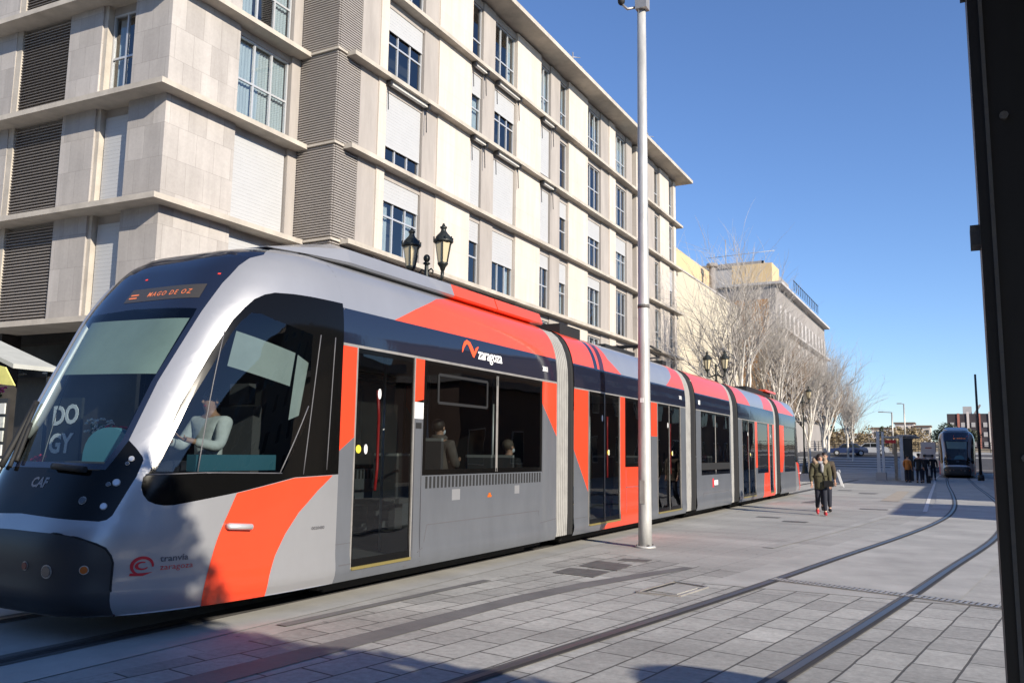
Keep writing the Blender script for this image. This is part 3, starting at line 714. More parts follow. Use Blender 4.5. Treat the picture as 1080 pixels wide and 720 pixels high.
    for (ua, za, ub, zb, w) in ((-.62,1.40,-.66,2.02,.028), (-.44,1.40,-.62,1.98,.022), (-.50,1.80,-.38,1.45,.02), (.55,1.40,.16,1.42,.03)):
        n = 6; P = [PF(ua+(ub-ua)*k/n, za+(zb-za)*k/n)+NF(ua+(ub-ua)*k/n, za+(zb-za)*k/n)*.035 for k in range(n+1)]
        m = MB(); m.tube(P, w, 6); m.build('wiper', 'black_rubber', T)
    # destination display
    dsp = [(-.22,3.045),(.76,3.045),(.76,3.20),(-.22,3.20)]
    o = fixn(grid_patch(MB(), dsp, PF, NF, .003).build('destination_display', 'display_board', T))
    if front:
        surf_text('lettering', 'MAGO DE OZ', .072, 'led_amber', o, .07, 3.095, PF, NF, .006, bold=.0005, spacing=1.35)
        m = MB(); grid_patch(m, [(-.18,3.085),(-.07,3.085),(-.07,3.10),(-.18,3.10)], PF, NF, .006); grid_patch(m, [(-.18,3.12),(-.07,3.12),(-.07,3.135),(-.18,3.135)], PF, NF, .006); m.build('led_bar', 'led_amber', o)
        for a in (-.17, .98-.17):
            m = MB(); grid_patch(m, [(a,3.31),(a+.035,3.31),(a+.035,3.325),(a,3.325)], PF, NF, .004); m.build('top_lamp', 'led_red', T)
        surf_text('lettering', 'CAF', .115, 'lamp_dark', lp, -.06, 1.255, PF, NF, .003, bold=.004, spacing=1.0)
        # operator's mark on the flank
        lg = MB(); c0 = (1.185,.622)
        for (r0, r1, a0, a1, ry) in ((.082,.055,-10,250,.95), (.05,.026,60,330,.7)):
            vs = []; n = 22
            for k in range(n+1):
                a = R_(a0+(a1-a0)*k/n); wdt = math.sin(math.pi*k/n)*.5+.5
                for r in (r0, r0-(r0-r1)*wdt): vs.append((c0[0]+r*math.cos(a), c0[1]+r*ry*math.sin(a)))
            lg.add([PF(u, z)+NF(u, z)*.004 for u, z in vs], [(2*k, 2*k+1, 2*k+3, 2*k+2) for k in range(n)])
        grid_patch(lg, [(1.10,.545),(1.19,.538),(1.262,.565),(1.19,.562),(1.105,.566)], PF, NF, .004)
        lg.build('operator_emblem', 'logo_red', T)
        surf_text('lettering', 'tranvía', .075, 'grey_letter', T, 1.31, .645, PF, NF, .004, bold=.001)
        surf_text('lettering', 'zaragoza', .07, 'logo_red', T, 1.31, .575, PF, NF, .004, bold=-.0005)
        surf_text('lettering', '0020480', .045, 'grey_letter', T, 2.66, .80, PF, NF, .004, bold=.001)
    # interior of the cab
    def bx(m, x0, x1, y0, y1, z0, z1):
        a = BP(y0); b = BP(y1); m.box(CX+x0, CX+x1, min(a,b), max(a,b), z0, z1)
    m = MB(); bx(m, -1.15, 1.15, 5.9, 7.04, .80, .86); bx(m, -.8, .8, 5.0, 5.898, .80, .86); m.build('cab_floor', 'tram_floor', T)
    m = MB(); bx(m, -1.25, 1.25, 7.0, 7.04, .87, 3.3); m.build('cab_bulkhead', 'dark_interior', T)
    m = MB(); bx(m, -.8, .8, 4.95, 5.35, .87, 1.42); bx(m, -.25, .55, 5.0, 5.3, 1.42, 1.47)
    m.build('dashboard', 'dark_interior', T)
    m = MB()
    for k in range(12):
        a0 = math.pi*k/12; a1 = math.pi*(k+1)/12
    pts = [(.36*math.cos(math.pi*k/14)+.18, .36*math.sin(math.pi*k/14)**.7 if k not in (0,14) else 0) for k in range(15)]
    m.prism(pts, .08, (CX, BP(5.12), 1.43), (1,0,0), (0,0,1), (0,1,0)); m.build('console_hood', 'teal_plastic', T)
    m = MB(); bx(m, .98, 1.10, 5.35, 6.35, 1.40, 1.55); m.build('side_ledge', 'teal_plastic', T)
    m = MB(); bx(m, .10, .62, 6.05, 6.55, 1.22, 1.36); m.build('driver_seat', 'seat_fabric', T)
    m = MB(); bx(m, .12, .60, 6.50, 6.62, 1.36, 2.05); bx(m, .22, .50, 6.52, 6.62, 2.08, 2.3); bx(m, .3, .42, 6.2, 6.4, .87, 1.22); m.build('seat_back', 'seat_fabric', T)
    m = MB(); sb = [(1.331,2.742),(2.202,2.582),(2.203,2.239),(1.375,2.392)]; grid_patch(m, sb, PF, NF, -.05); grid_patch(m, [(2.25,2.57),(2.44,2.5),(2.40,1.95),(2.27,1.9)], PF, NF, -.06)
    m.build('side_blind', 'blind_white', T)
    m = MB(); sb = [(-.70,2.9),(.74,2.86),(.69,2.30),(-.62,2.33)]; grid_patch(m, sb, PF, NF, -.05); m.build('sun_blind', 'blind_fabric', T)
def rearP(u, z): p = cabP(u, z); return Vector((p.x, 41.8-p.y, p.z))
def rearN(u, z): n = cabN(u, z); return Vector((n.x, -n.y, n.z))
build_cab(T, True, cabP, cabN, lambda y: y)
build_cab(T, False, rearP, rearN, lambda y: 41.8-y)
# ---- body sections
LINE = 'grey_letter'
def side_poly(nm, mt, poly, off=0.0, parent=None, far=True, near=True):
    os_ = []
    for s in ((1,) if near and not far else (1,-1)):
        m = grid_patch(MB(), poly, sideP(s), sideN(s), off, du=50, dz=.06); os_.append(fixn(m.build(nm, mt, T if parent is None else parent)))
    return os_[0]
def rect(y0, y1, z0, z1): return [(y0,z0),(y1,z0),(y1,z1),(y0,z1)]
def lines(parts, mt='grey_letter', w=.012, nm='panel_seam'):
    for s in (1,-1):
        m = MB()
        for (ya, za, yb, zb) in parts:
            xa = CX+s*(spl(za,1)+.001); xb = CX+s*(spl(zb,1)+.001); m.bar((xa,ya,za), (xb,yb,zb), w, .004, up=(s,0,0))
        m.build(nm, mt, T)
def window_part(y0, y1, z0, z1, mull=(), hopper=None):
    for s in (1,-1):
        m = MB(); grid_patch(m, rect(y0,y1,z0,z1), sideP(s), sideN(s), -.004, du=50, dz=.3, holes=[rect(y0+.07,y1-.07,z0+.07,z1-.06)])
        w = fixn(m.build('window', 'black_gloss', T))
        m = MB(); grid_patch(m, rect(y0+.07,y1-.07,z0+.07,z1-.06), sideP(s), sideN(s), -.006, du=50, dz=.3); fixn(m.build('pane', 'tram_glass', w))
        if mull:
            m = MB()
            for y in mull:
                for d in (-.022, .022): m.box(CX+s*1.318-.004, CX+s*1.318+.004, y+d-.006, y+d+.006, z0+.02, z1-.02)
                m.box(CX+s*1.316-.004, CX+s*1.316+.004, y-.015, y+.015, z0+.02, z1-.02)
            m.build('mullion', 'frame_steel', w)
        if hopper:
            a, b, c, d = hopper; m = MB()
            for (p, q) in (((a,c),(b,c)), ((a,d),(b,d)), ((a,c),(a,d)), ((b,c),(b,d))): m.bar((CX+s*1.322,p[0],p[1]), (CX+s*1.322,q[0],q[1]), .035, .012, up=(s,0,0))
            m.build('hopper_frame', 'black_rubber', w)
def door_part(y0, y1, z0, z1, leaves=1):
    n = leaves
    for s in (1,-1):
        dr = MB()
        for k in range(n):
            a = y0+(y1-y0)*k/n; b = y0+(y1-y0)*(k+1)/n
            grid_patch(dr, rect(a+.006,b-.006,z0+.02,z1), sideP(s), sideN(s), -.012, du=50, dz=.3, holes=[rect(a+.05,b-.05,z0+.10,z1-.07)])
        d = fixn(dr.build('door', 'black_gloss', T)); m = MB()
        for k in range(n):
            a = y0+(y1-y0)*k/n; b = y0+(y1-y0)*(k+1)/n
            grid_patch(m, rect(a+.05,b-.05,z0+.10,z1-.07), sideP(s), sideN(s), -.014, du=50, dz=.3)
        fixn(m.build('pane', 'tram_glass', d))
        m = MB(); X = CX+s*1.320
        for y in (y0+.008, y1-.008): m.bar((X,y,z0), (X,y,z1), .022, .02, up=(s,0,0))
        if n == 2: m.bar((X,(y0+y1)/2,z0+.03), (X,(y0+y1)/2,z1-.02), .014, .01, up=(s,0,0))
        m.build('door_frame', 'frame_steel', d)
        m = MB(); m.box(CX+s*1.335-.015, CX+s*1.335+.015, y0+.02, y1-.02, z0-.012, z0+.02); m.build('door_sill', 'sill_brass', d)
        yb = y0+(y1-y0)*(.30 if n == 1 else .62); X = CX+s*1.317
        def disc(y, z, ry, rz, mt, nm):
            q = MB(); q.prism([(ry*math.cos(t), rz*math.sin(t)) for t in np.linspace(0, 2*math.pi, 16, endpoint=False)], .004, (X,y,z), (0,1,0), (0,0,1), (s,0,0)); recalc(q.build(nm, mt, d))
        disc(yb-.25 if n == 1 else yb, 1.62, .045, .045, 'yellow_sticker', 'sticker'); disc(yb-.12 if n == 1 else yb+.02, 1.62, .03, .055, 'white_sticker', 'sticker'); disc(yb+.1 if n == 1 else yb-.3, 2.25, .03, .06, 'white_sticker', 'sticker')
        q = MB(); q.tube([(X-s*.10, yb+.20, 2.3), (X-s*.13, yb+.27, 2.0), (X-s*.13, yb+.27, 1.4), (X-s*.10, yb+.20, 1.15)], .018, 8); q.build('handrail', 'red_rail', d)
def roof_part(y0, y1, cuts):
    """cuts: list of (material, polygon in y,z) for the shoulder; top strips follow"""
    for mt, poly in cuts:
        for s in (1,-1): fixn(grid_patch(MB(), poly, sideP(s), sideN(s), 0, du=50, dz=.045).build('roof_shoulder', mt, T))
    m = MB(); m.add([(CX-.6,y0,3.78),(CX+.6,y0,3.78),(CX+.6,y1,3.78),(CX-.6,y1,3.78)], [(0,1,2,3)]); m.build('roof', 'grey_paint', T)
ZB = 3.15; ZT = 3.78
G = 'grey_paint'; OR = 'orange_paint'
def shell(y0, y1):
    m = MB(); m.box(CX-1.05, CX+1.05, y0+.03, y1-.03, .12, .24); m.box(CX-.9, CX+.9, y0+.3, y1-.3, .05, .119); m.build('underframe', 'underframe', T)
    m = MB(); m.box(CX-1.28, CX+1.28, y0, y1, .30, .345); m.build('floor', 'tram_floor', T)
    m = MB(); m.box(CX-1.2, CX+1.2, y0, y1, 2.85, 2.87); m.build('ceiling', 'tram_inner', T)
    m = MB()
    W = [(z, float(spl(z,1))-.02) for z in (.25,1,2,2.7,3.0,3.15,3.3,3.45,3.58,3.68,3.75)]
    ring = [(w, z) for z, w in W]+[(-w, z) for z, w in W[::-1]]; gap = [(.55,.36),(.55,2.3),(-.55,2.3),(-.55,.36)]
    for y in (y0, y1):
        m = MB(); vs = [(CX+a, y, b) for a, b in ring]; m.add(vs, [tuple(range(len(vs)))]); m.build('end_wall', 'black_rubber', T)
shell(7.08, 12.5)
# section one
side_poly('body_panel', G, [(7.05,.22),(7.29,.22),(7.29,1.75),(7.05,1.6)]); side_poly('body_panel', OR, [(7.05,1.6),(7.29,1.75),(7.29,2.75),(7.05,2.75)])
side_poly('body_panel', G, rect(7.29,8.42,.22,.34))
side_poly('body_panel', G, rect(8.42,8.62,.22,2.0)); side_poly('label_panel', 'white_sticker', rect(8.42,8.62,2.0,2.2)); side_poly('body_panel', OR, [(8.42,2.2),(8.62,2.24),(8.62,2.75),(8.42,2.75)])
side_poly('body_panel', G, rect(8.62,11.96,.22,1.31)); side_poly('body_panel', G, [(11.96,.22),(12.5,.22),(12.5,1.87),(11.96,2.38)]); side_poly('body_panel', OR, [(11.96,2.38),(12.5,1.87),(12.5,2.75),(11.96,2.75)])
door_part(7.29, 8.42, .34, 2.75, 1)
window_part(8.62, 11.96, 1.31, 2.75, mull=(10.50,), hopper=(8.95,10.2,2.22,2.58))
side_poly('upper_band', 'navy_gloss', rect(7.05,12.5,2.75,ZB)); lines([(7.05,2.75,12.5,2.75)], 'frame_steel', .03, 'gutter')
roof_part(7.05, 12.5, [('silver_paint', [(7.05,ZB),(8.0,ZB),(8.5,3.36),(9.2,3.62),(10.0,ZT),(7.05,ZT)]), ('orange_roof', [(8.0,ZB),(12.5,ZB),(12.5,ZT),(10.0,ZT),(9.2,3.62),(8.5,3.36)])])
for s in (1,-1):
    y = 8.70; m = MB()
    while y < 11.95: m.box(CX+s*1.326-.002, CX+s*1.326+.002, y, y+.045, 1.15, 1.295); y += .088
    m.build('vent_grille', 'black_rubber', T)
lines([(8.76,.71,11.86,.71), (8.76,.71,8.63,.28), (11.86,.71,11.9,.24), (8.55,.40,8.66,.44), (7.1,.40,7.29,.40), (7.07,.24,7.07,3.15), (11.92,.52,12.5,.55), (8.3,.26,8.36,.26)])
m = MB()
for s in (1,-1): m.box(CX+s*1.326-.003, CX+s*1.326+.003, 10.25, 10.36, .98, 1.01); m.box(CX+s*1.326-.003, CX+s*1.326+.003, 10.275, 10.335, 1.01, 1.04)
m.build('sticker', 'amber_glass', T)
for s in (1,-1):
    for ya, yb, za in ((9.32,9.52,.98), (11.05,11.2,1.0)): m = MB(); m.box(CX+s*1.325-.002, CX+s*1.325+.002, ya, yb, za, 1.12); m.build('sticker', 'silver_paint', T)
m = MB(); m.box(CX+1.326-.003, CX+1.326+.003, 8.46, 8.58, 1.88, 1.95); m.build('card_reader', 'black_rubber', T)
lines([(7.05,.62,7.29,.62), (8.44,.34,8.44,2.0), (8.60,.34,8.60,2.0), (11.98,1.3,11.98,2.3)], 'grey_letter', .007, 'panel_seam')
# city mark and name on the dark band, fleet number
sp, sn = sideP(1), sideN(1)
def stroke(pts, w, nm, mt, parent, off=.005):
    vs = []; n = len(pts)
    for i, (a, b, ww) in enumerate(pts):
        p0 = pts[max(i-1,0)]; p1 = pts[min(i+1,n-1)]; t = Vector((p1[0]-p0[0], p1[1]-p0[1])); t.normalize(); q = Vector((-t.y, t.x))*w*ww
        vs += [(a+q.x, b+q.y), (a-q.x, b-q.y)]
    m = MB(); m.add([sp(u, z)+sn(u, z)*off for u, z in vs], [(2*i, 2*i+1, 2*i+3, 2*i+2) for i in range(n-1)]); return m.build(nm, mt, parent)
stroke([(9.50,2.93,.3),(9.53,3.00,.7),(9.58,3.06,.9),(9.64,3.085,1.0),(9.70,3.06,1.3),(9.76,2.98,1.4),(9.80,2.91,1.0),(9.815,2.89,.2)], .03, 'city_emblem', 'logo_orange', T)
stroke([(9.79,2.89,.3),(9.83,2.95,.8),(9.88,3.01,.8),(9.94,3.05,.2)], .03, 'city_emblem', 'logo_orange', T)
surf_text('lettering', 'zaragoza', .215, 'white_sticker', T, 9.92, 2.885, sp, sn, .005, bold=.0045, spacing=.92)
surf_text('lettering', '3001', .11, 'white_sticker', T, 11.95, 2.90, sp, sn, .005, bold=.004, spacing=.95)
# section two
shell(13.22, 19.8)
side_poly('body_panel', G, [(13.2,.22),(13.82,.22),(13.82,.93),(13.2,1.66)]); side_poly('body_panel', OR, [(13.2,1.66),(13.82,.93),(13.82,2.72),(13.2,2.72)])
side_poly('body_panel', G, [(13.82,.22),(14.5,.22),(14.75,.345),(13.82,.345)]); side_poly('body_panel', OR, [(14.5,.22),(15.42,.22),(15.42,.345),(14.75,.345)])
side_poly('body_panel', OR, rect(15.42,15.68,.22,2.72)); side_poly('body_panel', OR, [(15.68,.22),(16.5,.22),(16.9,1.34),(15.68,1.34)]); side_poly('body_panel', G, [(16.5,.22),(17.25,.22),(17.25,1.34),(16.9,1.34)])
side_poly('body_panel', G, rect(17.25,17.66,.22,1.98)); side_poly('body_panel', OR, rect(17.25,17.66,1.98,2.72)); side_poly('body_panel', G, rect(17.66,19.42,.22,.335)); side_poly('body_panel', G, rect(19.42,19.82,.22,2.72))
door_part(13.84, 15.40, .345, 2.72, 2); door_part(17.68, 19.40, .335, 2.72, 2); window_part(15.68, 17.25, 1.34, 2.72)
side_poly('upper_band', 'navy_gloss', rect(13.2,19.82,2.72,ZB)); lines([(13.2,2.72,19.82,2.72)], 'frame_steel', .025, 'gutter')
roof_part(13.2, 19.82, [('orange_roof', [(13.2,ZB),(14.15,ZB),(14.15,ZT),(13.2,ZT)]), ('navy_gloss', rect(14.15,14.32,ZB,ZT)), ('orange_roof', [(14.32,ZB),(15.55,ZB),(15.0,3.4),(14.8,ZT),(14.32,ZT)]), ('silver_paint', [(15.55,ZB),(18.4,ZB),(19.0,3.4),(19.3,ZT),(14.8,ZT),(15.0,3.4)]), ('orange_roof', [(18.4,ZB),(19.82,ZB),(19.82,ZT),(19.3,ZT),(19.0,3.4)])])
lines([(15.7,.95,16.7,.95), (15.72,.30,15.72,1.3), (17.27,.30,17.27,1.95), (13.25,.5,13.8,.5)])
surf_text('lettering', '3002', .11, 'white_sticker', T, 19.3, 2.90, sp, sn, .005, bold=.004, spacing=.95)
# section three
shell(20.7, 24.28)
side_poly('body_panel', G, rect(20.7,24.28,.22,1.08)); side_poly('body_panel', G, rect(20.7,21.16,1.08,2.72)); side_poly('body_panel', G, rect(24.12,24.28,1.08,2.72))
window_part(21.16, 24.12, 1.08, 2.72, mull=(22.6,)); side_poly('upper_band', 'navy_gloss', rect(20.7,24.28,2.72,ZB)); lines([(20.7,2.72,24.28,2.72)], 'frame_steel', .025, 'gutter'); lines([(21.16,1.30,24.12,1.30)], 'black_rubber', .18, 'window_sill')
roof_part(20.7, 24.28, [('orange_roof', rect(20.7,24.28,ZB,ZT))])
lines([(21.3,.62,23.9,.62), (21.3,.62,21.25,.25), (23.9,.62,23.95,.25)])
m = MB(); m.box(CX+1.326-.003, CX+1.326+.003, 22.2, 22.32, .75, .98); m.build('sticker', 'logo_red', T); m = MB(); m.box(CX+1.326-.003, CX+1.326+.003, 22.38, 22.75, .80, .93); m.build('sticker', 'white_sticker', T)
m = MB(); m.box(CX+1.326-.003, CX+1.326+.003, 20.95, 21.1, 2.86, 2.97); m.build('sticker', 'white_sticker', T)
# section four
shell(25.2, 30.6)
side_poly('body_panel', G, rect(25.2,25.68,.22,2.68)); side_poly('body_panel', G, rect(25.68,27.5,.22,.33)); side_poly('body_panel', OR, rect(27.5,27.82,1.2,2.68)); side_poly('body_panel', G, rect(27.5,27.82,.22,1.2))
side_poly('body_panel', G, [(27.82,.22),(28.6,.22),(28.85,1.02),(27.82,1.02)]); side_poly('body_panel', OR, [(28.6,.22),(29.5,.22),(29.5,1.02),(28.85,1.02)]); side_poly('body_panel', OR, rect(29.5,29.72,.22,2.68))
side_poly('body_panel', OR, rect(29.72,30.35,.22,.33)); side_poly('body_panel', OR, rect(30.35,30.6,.22,2.68))
door_part(25.7, 27.48, .33, 2.68, 2); window_part(27.82, 29.5, 1.02, 2.68); door_part(29.74, 30.33, .33, 2.68, 1)
side_poly('upper_band', 'navy_gloss', rect(25.2,30.6,2.68,ZB)); lines([(25.2,2.68,30.6,2.68)], 'frame_steel', .025, 'gutter')
roof_part(25.2, 30.6, [('orange_roof', [(25.2,ZB),(27.0,ZB),(26.2,ZT),(25.2,ZT)]), ('silver_paint', [(27.0,ZB),(29.0,ZB),(29.4,ZT),(26.2,ZT)]), ('orange_roof', [(29.0,ZB),(30.6,ZB),(30.6,ZT),(29.4,ZT)])])
# section five, up to the rear cab
shell(31.6, 34.75)
side_poly('body_panel', G, rect(31.6,32.3,.22,1.0)); side_poly('body_panel', OR, [(31.6,1.0),(32.1,1.0),(32.45,1.6),(32.45,2.7),(31.6,2.7)]); side_poly('body_panel', G, rect(32.3,34.75,.22,1.0)); side_poly('body_panel', G, [(32.1,1.0),(32.45,1.0),(32.45,1.6)])
window_part(32.45, 34.75, 1.0, 2.7); side_poly('upper_band', 'navy_gloss', rect(31.6,34.75,2.7,ZB)); roof_part(31.6, 34.75, [('orange_roof', [(31.6,ZB),(34.75,ZB),(33.3,3.45),(33.0,ZT),(31.6,ZT)]), ('silver_paint', [(34.75,ZB),(34.75,ZT),(33.0,ZT),(33.3,3.45)])])
# gangway bellows
def bellows(y0, y1, yb):
    W = [(z, float(spl(z,1))) for z in (.25,.6,1.2,2.0,2.7,3.0,3.15,3.3,3.45,3.58,3.68)]
    def ring(k, y): return [(CX+(w-k), y, z) for z, w in W]+[(CX-(w-k), y, z) for z, w in W[::-1]]
    def loft(m, rows):
        n = len(rows[0]); m.add([p for r in rows for p in r], [(i*n+k, i*n+(k+1) % n, (i+1)*n+(k+1) % n, (i+1)*n+k) for i in range(len(rows)-1) for k in range(n)])
    m = MB(); n = 7; rows = []
    for i in range(n):
        a = y0+(yb-y0)*i/n; d = (yb-y0)/n
        rows += [ring(.085, a), ring(.02, a+d*.25), ring(.015, a+d*.6), ring(.085, a+d*.95)]
    loft(m, rows); m.build('bellows', 'bellows_grey', T)
    m = MB(); loft(m, [ring(.05, yb), ring(.03, yb+.02), ring(.03, y1-.05), ring(.012, y1-.04), ring(.012, y1)]); m.build('gangway_frame', 'black_rubber', T)
bellows(12.5, 13.2, 13.0); bellows(19.82, 20.7, 20.3); bellows(24.28, 25.2, 24.65); bellows(30.6, 31.6, 31.0)
# roof fairings and gear
def fairing(y0, y1, mt, nose=0.0):
    pr = [(.90,3.775),(.93,3.80),(.86,3.97),(.60,4.06),(-.60,4.06),(-.86,3.97),(-.93,3.80),(-.90,3.775)]
    m = MB(); rows = []
    ks = ((y0, .04, 0.72) if nose else (y0, 1, 1), (y0+nose*.55, .6, .9) if nose else (y0+.02, 1, 1), (y0+max(nose,.03), 1, 1), (y1, 1, 1))
    for y, h, w in ks: rows.append([(CX+a*w, y, 3.775+(b-3.775)*h) for a, b in pr])
    n = len(pr); m.add([p for r in rows for p in r], [(i*n+k, i*n+(k+1) % n, (i+1)*n+(k+1) % n, (i+1)*n+k) for i in range(3) for k in range(n)]); m.add(rows[0], [tuple(range(n))]); m.add(rows[-1], [tuple(range(n))])
    recalc(m.build('roof_fairing', mt, T))
fairing(6.5, 9.9, 'silver_paint', nose=1.1); fairing(9.903, 11.15, 'orange_roof'); fairing(11.18, 12.75, 'orange_roof')
m = MB(); m.box(CX-.8, CX+.8, 6.9, 11.6, 3.70, 3.772); m.build('fairing_support', 'black_rubber', T); m = MB(); m.box(CX-.75, CX+.75, 12.45, 12.62, 3.70, 3.773); m.build('fairing_support', 'black_rubber', T)
m = MB(); m.box(CX-.7, CX+.95, 13.4, 14.3, 3.70, 3.90); m.build('roof_equipment', 'black_rubber', T); m = MB(); m.box(CX-.7, CX+.7, 16.2, 18.0, 3.78, 3.88); m.build('roof_equipment', 'black_rubber', T)
m = MB(); m.box(CX-.8, CX+.75, 29.0, 33.0, 3.78, 3.95); m.build('roof_equipment', 'black_rubber', T)
m = MB(); m.box(CX-.8, CX+.85, 31.7, 33.6, 3.95, 4.02); m.build('roof_equipment', 'orange_roof', T)
m = MB()
for x in (-.55,.55): m.tube([(CX+x,18.6,3.8),(CX+x*.8,20.5,4.05),(CX+x*.9,19.0,4.15)], .03, 6)
for y in (18.9,19.15): m.tube([(CX-.95,y,4.02),(CX-.7,y,4.17),(CX+.7,y,4.17),(CX+.95,y,4.02)], .025, 6)
m.box(CX-.6, CX+.6, 20.3, 20.6, 3.75, 3.95); m.build('pantograph', 'black_rubber', T)
m = MB(); m.ell((CX+1.38, 36.0, 2.9), .06, .09, .1); m.tube([(CX+1.2,36.0,3.0),(CX+1.38,36.0,2.95)], .03, 6); m.build('rear_camera', 'black_rubber', T)
# seats inside
def seat(y, x, face, dz=0.0):
    m = MB(); m.box(CX+x-.22, CX+x+.22, y-.22, y+.22, .78+dz, .86+dz); m.box(CX+x-.22, CX+x+.22, y-face*.26-.03, y-face*.26+.03, .86+dz, 1.52+dz); m.box(CX+x-.06, CX+x+.06, y-.1, y+.1, .35, .78+dz)
    o = m.build('seat', 'seat_fabric', T)
    m = MB(); m.bar((CX+x-.22, y-face*.26, 1.54+dz), (CX+x+.22, y-face*.26, 1.54+dz), .05, .04); m.build('seat_rim', 'seat_shell', o)
for y, f in ((9.02,-1),(10.55,-1),(11.1,-1),(15.98,1),(16.95,-1),(21.6,1),(22.5,-1),(23.4,1),(28.2,1),(29.1,-1),(32.9,1)):
    seat(y, .85, f) if y not in (9.02,11.1) else None; seat(y, -.85, f)
m = MB()
for y in (8.75, 11.62, 15.55, 17.4, 22.9, 27.6): m.tube([(CX+.62,y,.35),(CX+.62,y,2.85)], .018, 8); m.tube([(CX-.62,y,.35),(CX-.62,y,2.85)], .018, 8)
m.build('grab_pole', 'aluminium', T)
seat(9.72, .85, 1, .22); seat(11.74, .85, 1, .0)
# ---------------------------------------------------------------- street lamps, poles, shelters
ORG = (0,0,0)
mat('lamp_iron', L(.022,.026,.024), .45, .3, var=.3, vscale=8)
mat('lantern_glass', L(.52,.45,.30), .25, spec=.6)
mat('galvanised', L(.48,.48,.465), .55, .35, var=.28, vscale=5, streak=.25, bump=.12, bscale=40)
mat('pillar_black', L(.014,.013,.013), .5, var=.5, vscale=6, streak=.15)
mat('clip_orange', L(.35,.10,.02), .5)
mat('white_post', L(.55,.56,.57), .5, var=.1)
mat('sign_red', L(.55,.03,.03), .4)
glass_mat('shelter_glass', (.25,.27,.27,1), .8, 0, 1.5)
# twin lantern
def lantern(parent, x, y, z):
    hx = lambda r, zz: [(x+r*math.cos(R_(60*k)), y+r*math.sin(R_(60*k)), zz) for k in range(6)]
    m = MB(); a = hx(.115, z+.20); b = hx(.205, z+.70); m.add(a+b, [(k, (k+1) % 6, 6+(k+1) % 6, 6+k) for k in range(6)]+[tuple(range(5,-1,-1)), tuple(range(6,12))])
    g_ = m.build('lantern', 'lantern_glass', parent)
    m = MB()
    for k in range(6): m.bar(hx(.118, z+.19)[k], hx(.21, z+.71)[k], .022)
    m.lathe([(.03,0),(.05,.02),(.075,.10),(.12,.16),(.135,.20),(.12,.215)], (x,y,z), 12)
    m.lathe([(.21,.70),(.245,.72),(.25,.76),(.20,.80),(.19,.86),(.10,.96),(.07,1.0),(.06,1.05),(.085,1.08),(.09,1.11),(.05,1.13),(.02,1.2)], (x,y,z), 12)
    for k in range(8):
        t = R_(45*k); m.obox((x+.235*math.cos(t), y+.235*math.sin(t), z+.80), (.012,0,0), (0,.012,0), (0,0,.05))
    m.build('lantern_frame', 'lamp_iron', g_)
def twin_lamp(x, y, label):
    t = thing('street_lamp', label, 'street lamp', (x, y, gz(x, y)), 'twin lantern street lamps behind the near tram')
    z0 = gz(x, y); m = MB()
    m.lathe([(.26,0),(.28,.05),(.24,.12),(.20,.5),(.22,.56),(.16,.62),(.12,1.1),(.13,1.15),(.085,1.25),(.065,3.5),(.055,5.75),(.08,5.8),(.06,5.9),(.05,6.1),(.04,6.18)], (x,y,z0), 14); m.build('post', 'lamp_iron', t)
    m = MB(); m.ell((x,y,z0+6.32), .085, .085, .10, 12, 8); m.lathe([(.05,6.15),(.1,6.19),(.05,6.23)], (x,y,z0), 12); m.build('finial', 'lamp_iron', t)
    for s in (-1,1):
        m = MB(); m.tube([(x,y,z0+5.85),(x+s*.18,y,z0+5.78),(x+s*.36,y,z0+5.72),(x+s*.46,y,z0+5.78),(x+s*.475,y,z0+5.95)], [.045,.035,.035,.04,.045], 8)
        m.tube([(x+s*.06,y,z0+6.0),(x+s*.14,y,z0+6.05),(x+s*.2,y,z0+5.98),(x+s*.16,y,z0+5.92)], .02, 6); m.build('arm', 'lamp_iron', t)
        lantern(t, x+s*.475, y, z0+5.95)
    return t
twin_lamp(-11.47, 16.8, 'ornate twin lantern lamp rising above the front section of the near tram')
twin_lamp(-11.5, 44.6, 'ornate twin lantern lamp above the middle of the near tram against bare trees')
twin_lamp(-11.5, 72.4, 'small distant twin lantern lamp among the branches above the rear of the tram')
# tall galvanised pole
t = thing('tall_pole', 'tall galvanised steel pole with a camera arm standing on the paving beside the near tram', 'pole', (-4.94,14.16,0))
m = MB(); m.tube([(-4.94,14.16,0),(-4.94,14.16,.5),(-4.94,14.16,5),(-4.94,14.16,10.4)], [.118,.116,.098,.078], 24); m.build('shaft', 'galvanised', t)
m = MB(); m.tube([(-4.94,14.16,0),(-4.94,14.16,.03)], [.19,.17], 20); m.build('base_collar', 'galvanised', t)
m = MB(); m.box(-5.02,-4.80,14.02,14.22,9.88,10.12); m.tube([(-5.0,14.1,9.95),(-5.16,14.0,9.90),(-5.24,13.95,9.98)], .025, 8); m.build('camera_arm', 'frame_steel', t)
m = MB(); m.ell((-5.26,13.94,10.06), .07, .07, .09); m.build('camera', 'black_rubber', t)
m = MB(); m.tube([(-4.94,14.16,4.2),(-4.94,14.16,4.26)], [.108,.108], 24); m.build('clamp', 'cast_iron', t)
m = MB(); m.box(-4.99,-4.90,14.035,14.06,.75,1.15); m.build('access_hatch', 'frame_steel', t)
m = MB(); m.box(-4.975,-4.915,14.045,14.062,2.5,2.58); m.build('sticker', 'white_sticker', t)
for k in range(4): m = MB(); a = R_(45+90*k); m.tube([(-4.94+.15*math.cos(a),14.16+.15*math.sin(a),.0),(-4.94+.15*math.cos(a),14.16+.15*math.sin(a),.055)], .016, 6); m.build('anchor_bolt', 'cast_iron', t)
